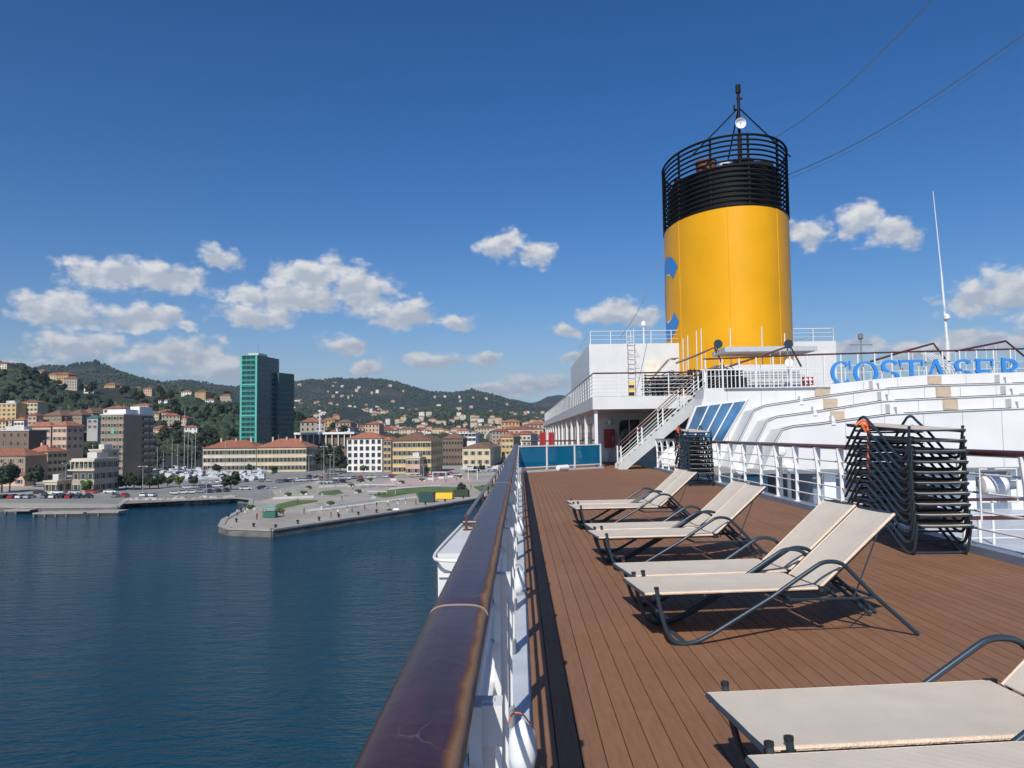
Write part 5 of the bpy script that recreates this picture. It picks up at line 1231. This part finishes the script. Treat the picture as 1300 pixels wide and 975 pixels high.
Bd('apartment_building', 'pale house with red roof seen just above the glass screen', 'building', 652, 674, 682, 552, 566, 'pale_stone', Y=640, floors=2, bl=4, br=1, rh=3)
Bd('apartment_building', 'long pale building right of the handrail top, beyond the glass screen', 'building', 640, 690, 700, 545, 556, 'pink_wall', Y=760, floors=2, bl=8, rh=3)
# grey arched hall
t = thing('market_hall', 'large grey barrel roofed hall behind the small cream building', 'hall', P(632, 560, 800))
b = MB(); pr_ = [(-14,0)]+[(-14*math.cos(PI*k/12), 4+9*math.sin(PI*k/12)) for k in range(13)]+[(14,0)]; b.prism_y(pr_[::-1], 0, 40); b.build('vault', M['roof_grey'], t)
b = MB(); b.prism_y([(-12,0)]+[(-12*math.cos(PI*k/12), 3.4+8*math.sin(PI*k/12)) for k in range(13)]+[(12,0)], -.3, -.01); b.build('end_wall', M['dark_wall'], t)

# houses: a few shapes reused, each one its own object
def house_mesh(seed):
    r_ = random.Random(seed); b = MB(); w, d, fl_ = r_.uniform(9,20), r_.uniform(9,13), r_.choice((2,2,3,3,4)); h = fl_*3.2
    b.mi = 0; b.box(-w/2,w/2,-d/2,d/2,-6,h)
    b.mi = 1; e = .6; rh = 2.4
    b.add([(-w/2-e,-d/2-e,h),(w/2+e,-d/2-e,h),(w/2+e,d/2+e,h),(-w/2-e,d/2+e,h),(-w/2+d*.45,0,h+rh),(w/2-d*.45,0,h+rh)], [(0,1,5,4),(1,2,5),(2,3,4,5),(3,0,4),(3,2,1,0)])
    b.mi = 2; n_ = int(w/2.8)
    for f in range(fl_):
        for k in range(n_):
            x = -w/2+w*(k+.5)/n_; b.box(x-.55,x+.55,-d/2-.06,-d/2,f*3.2+1,f*3.2+2.5)
        for k in range(3):
            y = -d/2+d*(k+.5)/3; b.box(w/2,w/2+.06,y-.5,y+.5,f*3.2+1,f*3.2+2.5)
    cols = ['cream','white_wall','pale_stone','pink_wall','stone','ochre']
    return b.mesh('hillside_house', [M[cols[seed % 6]], M['tile' if seed % 4 else 'tile_brown'], M['pane']])
hm = [house_mesh(s_) for s_ in range(12)]
cn = ['cream','white','beige','pink','brown','orange']
def zone(px, Y):
    for lim, w in ((40,'left edge'),(110,'above the cream building'),(160,'above the stone building'),(230,'just right of the brown tower'),(300,'left of the teal tower'),
                   (380,'behind the teal tower'),(440,'above the row building'),(490,'above the white building'),(560,'above the large yellow building'),(625,'above the small cream building'),(9999,'by the glass screen')):
        if px < lim: return w
def houses(n_, gen, where, grp):
    k = 0; tries = 0
    while k < n_ and tries < n_*40:
        tries += 1; px, Y = gen(); X = (px-659)/1010*Y; g = ground(X, Y)
        if noise.noise(Vector((X*.005, Y*.004, 9))) < -.18: continue
        i = rn.randrange(12); s_ = rn.uniform(.6, 1.0)*(1.5 if 'town' in where and Y < 1000 else 1)
        put('hillside_house', hm[i], None, (X, Y, g+.2), (0,0,rn.uniform(-.35,.35)), '%s house with %s roof %s, %s' % (cn[i % 6], 'red' if i % 4 else 'brown', where, zone(px, Y)), 'house', '%s %s' % (cn[i % 6]+' coloured', grp), scale=(s_,)*3); k += 1
houses(90, lambda: (rn.uniform(-60, 235), 620*math.exp(rn.random()*math.log(2300/620))), 'on left hillside', 'houses on the left hillside')
houses(52, lambda: (rn.uniform(330, 690), 1500*math.exp(rn.random()*math.log(3600/1500))), 'on far hills', 'houses on the far hills')
houses(14, lambda: (rn.uniform(180, 300), rn.uniform(600, 900)), 'among dark trees', 'houses among the trees')
houses(28, lambda: (rn.uniform(-60, 125), rn.uniform(520, 760)), 'low on the slope', 'houses low on the slope')
def townrow():
    px = rn.uniform(395, 700) if rn.random() < .85 else rn.uniform(-60, 250); return px, 660*math.exp(rn.random()*math.log(1700/660))
houses(116, townrow, 'in the crowded town', 'houses in the town')

# beyond the nearest three hundred houses the town reads as one mass
dm = MB(); rn2 = random.Random(21); k = 0
while k < 420:
    if rn2.random() < .5: px, Y = rn2.uniform(395, 700), 1000*math.exp(rn2.random()*math.log(2.2))
    elif rn2.random() < .5: px, Y = rn2.uniform(-60, 330), 900*math.exp(rn2.random()*math.log(2.6))
    else: px, Y = rn2.uniform(350, 700), 2000*math.exp(rn2.random()*math.log(1.9))
    X = (px-659)/1010*Y; g = ground(X, Y)
    if noise.noise(Vector((X*.004, Y*.003, 5))) < -.05: continue
    k += 1; w, d, h = rn2.uniform(4,9), rn2.uniform(4,6), rn2.uniform(6,13); dm.mi = rn2.choice((0,0,1,2,3))
    dm.box(X-w, X+w, Y-d, Y+d, g-5, g+h); dm.mi = 4 if rn2.random() < .75 else 5; e = .5
    dm.add([(X-w-e,Y-d-e,g+h),(X+w+e,Y-d-e,g+h),(X+w+e,Y+d+e,g+h),(X-w-e,Y+d+e,g+h),(X-w*.4,Y,g+h+2.4),(X+w*.4,Y,g+h+2.4)], [(0,1,5,4),(1,2,5),(2,3,4,5),(3,0,4)])
    dm.mi = 6
    for r_ in range(int(h/3.2)):
        for c_ in range(4): x = X-w+2*w*(c_+.5)/4; dm.box(x-.5, x+.5, Y-d-.08, Y-d, g+1+r_*3.1, g+2.5+r_*3.1)
dm.build('distant_town', [M['cream'], M['white_wall'], M['pale_stone'], M['pink_wall'], M['tile'], M['tile_brown'], M['pane']], kind='stuff')
# cars ------------------------------------------------------------
def car_mesh(col, van=False):
    b = MB(); b.mi = 0
    b.prism_y([(-2.15,.35),(2.1,.35),(2.15,.75),(1.3,.92),(-1.95,.98),(-2.2,.8)], -.85, .85)
    b.mi = 1; top = 1.9 if van else 1.42
    b.add([(1.25,-.8,.92),(1.25,.8,.92),(-1.75,.8,.97),(-1.75,-.8,.97),(.55,-.65,top-.03),(.55,.65,top-.03),(-1.3,.65,top-.03),(-1.3,-.65,top-.03)], [(0,4,7,3),(1,2,6,5),(0,1,5,4),(2,3,7,6)])
    b.mi = 0; b.box(-1.33,.58,-.67,.67,top-.03,top)
    b.mi = 2
    for x in (-1.35,1.3):
        for y in (-.86,.7): b.lathe([(.32,0),(.32,.17)], (x,y,.32), 10, 'y')
    return b.mesh('parked_car', [col, M['dark_glass'], M['black']])
ccol = [('white',(.75,.75,.74)),('silver',(.45,.46,.47)),('black',(.03,.03,.035)),('dark blue',(.03,.05,.12)),('red',(.45,.03,.03)),('grey',(.18,.19,.2)),('pale blue',(.3,.4,.5))]
cms = [(n_, car_mesh(mat(n_+' car paint', c, .25, .2, var=.02, coat=.5)), c) for n_, c in ccol]
wts = [0,0,0,0,1,1,1,2,2,3,5,5,4,6]
def cars(x0, y0_, x1, y1_, n_, where, rot):
    a, c = G(x0, y0_, QZ), G(x1, y1_, QZ); d = (c-a); n_ = max(2, int(d.length/(2.75 if rot > 1 else 5.6)))
    for k in range(n_):
        if rn.random() < .07: continue
        i = rn.choice(wts); p = a+d*((k+.5)/n_); ry = math.atan2(d.y, d.x)
        put('parked_car', cms[i][1], None, (p.x+rn.uniform(-.2,.2), p.y+rn.uniform(-.3,.3), QZ+.02), (0,0,ry+rot+rn.uniform(-.06,.06)), '%s parked car %s' % (cms[i][0], where), 'car', '%s cars %s' % (cms[i][0], where))
cars(-30, 633, 95, 632.5, 22, 'in the row at the left behind the jetty', PI/2)
cars(95, 632.5, 212, 630, 24, 'in the row by the shore left of the boulders', PI/2)
cars(40, 627.5, 150, 626, 14, 'in the second row before the terrace building', .05)
cars(214, 628, 292, 624, 14, 'in the row behind the boulders', PI/2)
cars(300, 622.5, 345, 620.5, 7, 'in the row behind the lone round tree', .05)
cars(232, 621, 285, 618, 9, 'in the middle row of the marina parking', PI/2)
cars(350, 613, 402, 610, 12, 'in the row before the long row building', PI/2)
cars(270, 613.5, 345, 611, 14, 'in the back row of the marina parking', PI/2)
cars(404, 614.5, 462, 611.5, 14, 'in the row left of the promenade square', PI/2)
cars(405, 609.5, 500, 606, 22, 'in the row before the white building', PI/2)
cars(520, 606, 585, 603.5, 12, 'in the row before the grey kiosk', PI/2)
cars(388, 606.5, 436, 604.5, 10, 'in the row by the end of the long row building', PI/2)
cars(590, 600, 632, 599, 8, 'in the row before the small cream building', PI/2)

# boats -----------------------------------------------------------
def hull_mb(L, Wd, Hh):
    b = MB(); st = [(-.5,.75,.85),(-.2,1,.85),(.15,.92,.92),(.38,.5,1.05),(.5,.04,1.2)]; vs = []
    for (f, w, h) in st: vs += [(L*f,-Wd/2*w,Hh*h),(L*f,-Wd/2*w*.7,0),(L*f,Wd/2*w*.7,0),(L*f,Wd/2*w,Hh*h)]
    fs = []
    for i in range(4):
        for j in range(3): fs.append((i*4+j, (i+1)*4+j, (i+1)*4+j+1, i*4+j+1))
        fs.append((i*4+3, (i+1)*4+3, (i+1)*4, i*4))
    fs += [(0,1,2,3), (19,18,17,16)]; b.add(vs, fs); return b
mb = hull_mb(9, 3, 1.3); mb.prism_y([(-3,1.1),(1.8,1.15),(.6,1.9),(-1.5,1.95),(-2.2,2.5),(-3.2,2.4)], -1.0, 1.0); mb.mi = 1; mb.prism_y([(1.75,1.3),(.7,1.85),(-1,1.9),(-1,1.5)], -1.03, 1.03)
motor = mb.mesh('motor_boat', [M['boat_white'], M['dark_glass']])
sb = hull_mb(11, 3.2, 1.3); sb.box(-2,1.8,-.9,.9,1.1,1.6); sailh = sb.mesh('hull', M['boat_white'])
def boats(n_, gen, where):
    for k in range(n_):
        px, py = gen(); q = G(px, py, QZ+.04)
        put('motor_boat', motor, None, (q.x, q.y, QZ-.15), (0,0,rn.choice((0,PI,PI/2,.3))+rn.uniform(-.15,.15)), 'small white motor boat %s' % where, 'boat', 'white motor boats %s' % where)
boats(26, lambda: (rn.uniform(198, 340), rn.uniform(594, 600)), 'moored in the back of the marina')
boats(26, lambda: (rn.uniform(215, 335), rn.uniform(602, 609.5)), 'moored along the near side of the marina')
boats(10, lambda: (rn.uniform(592, 640), rn.uniform(594, 598)), 'laid up before the small cream building')
for i, (px, yt_, yb_) in enumerate(((233,519,604),(238,541,602),(247.5,541,605),(218,556,604),(225,563,600),(257,566,600),(285,558,601),(199,566,598),(310,570,600),(207,572,600),(268,572,602),(243,556,600))):
    q = G(px, yb_, QZ); h = P(px, yt_, q.y).z-QZ
    t = thing('sailing_boat', ['sailing boat with the tallest mast in the marina','sailing boat with tall mast just right of the tallest one','sailing boat with tall mast third from the tallest one','sailing boat with mast left of the tallest one','sailing boat with short mast beside the tallest one','sailing boat moored before the left end of the row building','sailing boat before the row building, with a mast up to its roof','sailing boat with short mast close to the brown tower','sailing boat moored farthest right in the marina','sailing boat with the shortest mast beside the brown tower','sailing boat with short mast left of the row building','sailing boat with a mast between the two tall ones'][i], 'sailing boat', (q.x, q.y, QZ-.2), 1.57+rn.uniform(-.3,.3), 'sailing boats in the marina')
    put('hull', sailh, t); b = MB(); b.tube([(.4,0,1.2),(.4,0,h)], [.17,.10], 6); b.tube([(.4,0,2.4),(-4,0,2.5)], .12, 6); b.tube([(.4,-.9,h*.6),(.4,.9,h*.6)], .05, 5); b.build('mast', M['metal_pole'], t)

# street lamps, bollards, containers and people on the quay --------
lampm = None
def lamp(px, yb_, yt_, lab, grp='street lamps on the quay', r=.12):
    q = G(px, yb_, QZ); h = P(px, yt_, q.y).z-QZ
    t = thing('street_lamp', lab, 'street lamp', q, rn.uniform(0,6), grp)
    MB().tube([(0,0,0),(0,0,h)], [r,r*.6], 6).build('pole', M['metal_pole'], t)
    b = MB(); b.box(-1.3,1.3,-.12,.12,h,h+.12); b.build('arm', M['metal_pole'], t)
    for s_ in (-1,1): MB().box(s_*1.3-.35,s_*1.3+.35,-.18,.18,h-.12,h-.002).build('lamp_head', M['lamp_white'], t)
for i, (px, yb_, yt_) in enumerate(((343,646,619),(372,633,607),(404,629,603),(411,620,567),(419,617,577),(424,611,567),(169,606,558),(262,632,612),(181,627,592),(476,612,594),(538,608,590),(83,620,588),(606,607,590),(392,606,578),(320,612,585),(502,628,612))):
    lamp(px, yb_, yt_, ['lamp post on the round promontory end','lamp post beside the first lawn','lamp post between the lawns','tall lamp post before the dark trees, left one','tall lamp post before the dark trees, middle one','tall lamp post before the dark trees, right one','tall lamp post behind the brown tower','lamp post above the boulders','lamp post before the brown tower','lamp post before the white building','lamp post before the grey kiosk','lamp post beside the cream building','lamp post before the small cream building','lamp post before the row building end','lamp post before the row building middle','short lamp post by the long lawn'][i])
bo = MB().lathe([(.22,0),(.2,.5),(.35,.6),(.35,.8),(.1,.9)], n=10).mesh('bollard', M['black'])
for k, (px, py) in enumerate(((300,668),(322,674),(350,676),(378,670),(405,666),(430,662),(455,659),(478,656),(540,646),(565,642),(588,638),(290,662),(306,655))):
    q = G(px, py-5, QZ); put('bollard', bo, None, (q.x, q.y, QZ), label='black mooring bollard near the edge of the promontory', cat='bollard', group='bollards along the quay edge')
q = G(540, 637, QZ)
for i, (x0, x1, yb_, yt_, mt, lab) in enumerate(((531.6,550,638,625,mat('dark green container paint',(.02,.06,.06),.5),'dark green container on the quay'),(553,574,634,626,M['yellow'],'yellow container on the quay between the dark ones'),(575,594,631,622,mat('dark bush green tarpaulin',(.03,.05,.03),.8),'dark green covered container right of the yellow one'))):
    a, c = G(x0, yb_, QZ), G(x1, yb_, QZ); h = P(x0, yt_, a.y).z-QZ
    t = thing('container', lab, 'container', a, 0, 'containers on the quay'); w = (c-a).length; an = math.atan2((c-a).y, (c-a).x); t.rotation_euler = (0,0,an)
    MB().box(0,w,0,2.4,.15,h).build('body', mt, t)
    rib = MB().box(-.05,.05,-.06,-.002,.2,h-.1).mesh('rib', mt)
    for k in range(9): put('rib', rib, t, (.3+(w-.6)*k/8, 0, 0))
    MB().box(.1,w-.1,.1,2.3,0,.15).build('skid', M['black'], t)
# white round fender on the quay wall
q = G(504, 651, SEA+.6); t = thing('fender', 'white round fender hanging on the quay wall', 'fender', (q.x, q.y-1.0, SEA+1.0))
b = MB(); b.lathe([(.1,-1),(.8,-.8),(1.0,0),(.8,.8),(.1,1)], n=14, axis='x'); b.build('float', M['lamp_white'], t, smooth=True); MB().tube([(0,0,.9),(0,.8,2.0)], .05, 5).build('rope', M['black'], t)
q = G(495, 652, SEA+.6); t = thing('fender', 'dark tyre fender on the quay wall left of the white one', 'fender', (q.x, q.y-.9, SEA+1.1)); MB().lathe([(.5,-.3),(.9,-.25),(.9,.25),(.5,.3)], n=14, axis='y').build('tyre', M['black'], t); MB().tube([(0,0,.9),(0,.6,2.0)], .05, 5).build('rope', M['steel'], t)
# parasol and green tricycle like kiosk
q = G(143.5, 622, QZ); t = thing('parasol', 'white square parasol before the brown tower', 'parasol', q); MB().tube([(0,0,0),(0,0,3.0)], .08, 6).build('pole', M['metal_pole'], t)
b = MB(); b.add([(-2,-2,2.7),(2,-2,2.7),(2,2,2.7),(-2,2,2.7),(0,0,3.4)], [(0,1,4),(1,2,4),(2,3,4),(3,0,4),(3,2,1,0)]); b.build('canopy', M['boat_white'], t)
t = thing('kiosk', 'small dark green kiosk with posts on the promontory end', 'kiosk', G(343.5, 657, QZ))
MB().box(-1.4,1.4,-1,1,.1,1.5).build('counter', mat('green kiosk paint',(.02,.12,.08),.6), t); MB().box(-1.7,1.7,-1.3,1.3,2.3,2.45).build('roof', M['teal'], t)
for x in (-1.5,1.5):
    for y in (-1.1,1.1): MB().box(x-.05,x+.05,y-.05,y+.05,0,2.3).build('post', M['black'], t)
for i, (x0, x1, py) in enumerate(((466,490,628.5),(455,500,619),(400,420,615))):      # low white shade roofs on the square
    a, c = G(x0, py, QZ), G(x1, py, QZ); t = thing('shade_canopy', ['low white canopy on the lawn edge','long low white canopy before the white building','low white canopy by the lamp posts'][i], 'canopy', a); w = (c-a).length
    MB().box(0,w,0,3.0,1.0,1.15).build('roof', M['boat_white'], t)
    for k in range(5): MB().box(w*k/4-.06,w*k/4+.06,.1,.2,0,1.0).build('post', M['metal_pole'], t)
for i, (px, py) in enumerate(((547,609),(560,607.5),(572,606),(500,610))):
    q = G(px, py, QZ); t = thing('market_stall', ['red stall on the square, leftmost of the three by the kiosk','red stall on the square, middle of the three by the kiosk','red stall on the square, right of the three by the kiosk','red stall before the narrow orange house'][i], 'stall', q)
    b = MB(); b.add([(-1.6,-1.2,2.0),(1.6,-1.2,2.0),(1.6,1.2,2.0),(-1.6,1.2,2.0),(0,0,2.8)], [(0,1,4),(1,2,4),(2,3,4),(3,0,4),(3,2,1,0)]); b.build('canopy', M['red'], t)
    MB().box(-1.3,1.3,-.9,.9,0,.9).build('counter', M['boat_white'], t)
    for x in (-1.5,1.5): MB().box(x-.04,x+.04,-1.1,-1.02,0,2.0).build('post', M['metal_pole'], t)
# white frame gantries
for i, (x0, x1, yb_, yt_) in enumerate(((549,566,611,600),(594,606,609,597))):
    a, c = G(x0, yb_, QZ), G(x1, yb_, QZ); h = P(x0, yt_, a.y).z-QZ; t = thing('gantry_frame', ['white goal shaped frame before the dark brown building','white goal shaped frame before the small cream building'][i], 'frame', a); w = (c-a).length
    MB().box(0,.3,0,.3,0,h).build('leg', M['boat_white'], t); MB().box(w-.3,w,0,.3,0,h).build('leg', M['boat_white'], t); MB().box(0,w,0,.3,h,h+.35).build('beam', M['boat_white'], t)
# mooring tower of the white ship behind the terminal
q = P(406, 560, 640); t = thing('radar_mast', 'white ship mast with a ball on top behind the flat roofed terminal', 'mast', q)
h = P(406, 523, 640).z-q.z; b = MB(); b.tube([(0,0,0),(0,0,h)], [1.0,.5], 8); b.build('pole', M['boat_white'], t)
MB().lathe([(.2,-1.2),(1.3,-.7),(1.5,0),(1.3,.7),(.2,1.2)], (0,0,h+.6), 12).build('radome', M['boat_white'], t, smooth=True)
for k in range(3): MB().box(-3+k*.7,3-k*.7,-.4,.4,h*(.35+.2*k),h*(.35+.2*k)+.5).build('cross_arm', M['boat_white'], t)
MB().box(-6,6,-3,3,-2,h*.22).build('bridge', M['boat_white'], t)

# benches and planters that break up the paving
seat = MB().box(-.9,.9,-.25,.25,.4,.46).mesh('seat', M['trunk']); leg = MB().box(-.05,.05,-.2,.2,0,.4).mesh('leg', M['metal_pole'])
for k, (px, py) in enumerate(((398,652),(412,650),(425,648),(452,645),(470,642),(483,640),(500,637),(405,641),(372,644),(333,652),(440,631),(520,617))):
    q = G(px, py, QZ); t = thing('bench', ['bench on the promontory between the two people','bench left of the walkers on the quay','bench in the middle of the quay edge path','bench right of the middle of the quay path','bench facing the long lawn, left one','bench facing the long lawn, middle one','bench facing the long lawn, right one','bench right of the first lawn','bench below the first lawn','bench by the green kiosk','bench above the quay path by the second lawn','bench before the red stalls'][k], 'bench', q, .2, 'benches on the quay')
    put('seat', seat, t)
    for x in (-.7,.7): put('leg', leg, t, (x,0,0))
pl_b = MB().prism_z([(-1.2,-.8),(1.2,-.8),(1.2,.8),(-1.2,.8)], 0, .6).mesh('box', M['concrete'])
for k, (px, py) in enumerate(((366,630),(386,628),(392,621),(446,618),(455,626),(470,611),(510,614),(536,611),(584,607),(318,647),(420,642),(356,652))):
    q = G(px, py, QZ); t = thing('planter', ['planter above the first lawn','planter between the first and the second lawn','planter by the lamp post left of the second lawn','planter behind the second lawn','planter right of the second lawn','planter before the white building','planter before the narrow orange house','planter before the grey kiosk','planter by the right red stall','planter on the curved quay corner','planter by the middle of the quay path','planter below the first lawn'][k], 'planter', q, rn.uniform(0,1), 'planters on the quay')
    put('box', pl_b, t); c_ = put('shrub', trees[2][1], t, (0,0,-.9)); c_.scale = (.42,.42,.36)
for k, (x0, y0_, x1, y1_) in enumerate(((346,634,398,632),(405,619,468,616),(408,646,476,637),(498,606,560,602),(356,625,392,622))):
    a, c = G(x0, y0_, QZ), G(x1, y1_, QZ); d = c-a; t = MB().box(0, d.length, -.2, .2, 0, .7).build('low_wall', M['concrete'], loc=a, rot=(0,0,math.atan2(d.y,d.x)), label=['low pale wall behind the first lawn','low pale wall behind the second lawn','low pale wall along the quay path','low pale wall before the yellow building','short low pale wall by the marina parking'][k], cat='wall', group='low walls on the quay')
# people -------------------------------------------------------------
def person_mesh(seed, stride, top, legs):
    r_ = random.Random(seed)
    s_ = stride
    V = [((0,0,.95),.13),((0,0,1.2),.135),((0,.0,1.42),.15),((0,.01,1.52),.06),((0,.02,1.66),.105),((0,.02,1.75),.08),
         ((.10,0,.90),.10),((.11,s_*.22,.50),.075),((.11,s_*.05,.10),.045),((.11,s_*.05+.14,.045),.04),
         ((-.10,0,.90),.10),((-.11,-s_*.12,.50),.075),((-.11,-s_*.38,.12),.045),((-.11,-s_*.38+.13,.05),.04),
         ((.21,0,1.40),.06),((.25,-s_*.12,1.13),.048),((.25,s_*.05,.90),.036),((.25,s_*.09,.80),.04),
         ((-.21,0,1.40),.06),((-.25,s_*.14,1.13),.048),((-.25,s_*.28,.92),.036),((-.25,s_*.33,.83),.04)]
    E = [(0,1),(1,2),(2,3),(3,4),(4,5),(0,6),(6,7),(7,8),(8,9),(0,10),(10,11),(11,12),(12,13),(2,14),(14,15),(15,16),(16,17),(2,18),(18,19),(19,20),(20,21)]
    me = bpy.data.meshes.new('person'); me.from_pydata([v for v, r in V], E, []); o = bpy.data.objects.new('person', me); COL.objects.link(o)
    md = o.modifiers.new('skin', 'SKIN'); sv = me.skin_vertices[0].data
    for i, (v, r) in enumerate(V): sv[i].radius = (r, r); sv[i].use_root = (i == 0)
    sd = o.modifiers.new('sub', 'SUBSURF'); sd.levels = 1; sd.render_levels = 1
    dg = bpy.context.evaluated_depsgraph_get(); m2 = bpy.data.meshes.new_from_object(o.evaluated_get(dg)); bpy.data.objects.remove(o)
    m2.name = 'person'; m2.materials.clear()
    for mt in (M['skin'], top, legs, M['hair']): m2.materials.append(mt)
    for p in m2.polygons:
        z = p.center.z; x = abs(p.center.x)
        p.material_index = 3 if z > 1.70 or (z > 1.6 and p.center.y < -.02) else 0 if z > 1.50 or (x > .2 and z < 1.15 and z > .7) else 1 if z > .98 else 2
        p.use_smooth = True
    return m2
M['skin'] = mat('skin', (.50,.30,.21), .6); M['hair'] = mat('dark hair', (.03,.02,.015), .7)
tops = [('white',mat('white cloth',(.7,.7,.68),.9)),('dark',mat('dark cloth',(.03,.035,.05),.9)),('red',mat('red cloth',(.45,.05,.05),.9)),('blue',mat('blue cloth',(.06,.14,.35),.9))]
pms = [person_mesh(i, .8 if i % 2 else .35, tops[i][1], tops[(i+1) % 2][1] if i != 1 else M['dark_wall']) for i in range(4)]
for k, (px, py) in enumerate(((301,655),(311,652),(378,640),(386,653),(420,658),(429,655),(441,651),(447,650.5),(463,648),(478,645.5),(492,642.5),(505,641),(515,640),(528,641),(434,636),(448,622),(461,617),(556,612),(566,613),(580,611),(598,621),(612,618),(409,630),(360,655),(326,660))):
    q = G(px, py, QZ+.1 if False else QZ); i = (k*3+k//4) % 4
    put('person', pms[i], None, (q.x, q.y, QZ+.03), (0,0,rn.uniform(0,6.28)), 'person in a %s top walking on the quay %s' % (tops[i][0], 'near the water edge' if py > 639 else 'by the lawns and the square'), 'person', 'people in %s tops on the quay %s' % (tops[i][0], 'edge' if py > 639 else 'square'))

# haze --------------------------------------------------------------------
hz = MB().box(-12000, 12000, -300, 11500, -21, 900).build('haze', None, kind='stuff')
hm_ = bpy.data.materials.new('pale air'); hm_.use_nodes = True; nt = hm_.node_tree; nt.nodes.clear()
o_ = nt.nodes.new('ShaderNodeOutputMaterial'); v_ = nt.nodes.new('ShaderNodeVolumePrincipled'); v_.inputs['Density'].default_value = .00006; v_.inputs['Color'].default_value = (.62,.78,.98,1); v_.inputs['Anisotropy'].default_value = .2
lk(nt, v_.outputs[0], o_.inputs['Volume']); hz.data.materials.clear(); hz.data.materials.append(hm_)
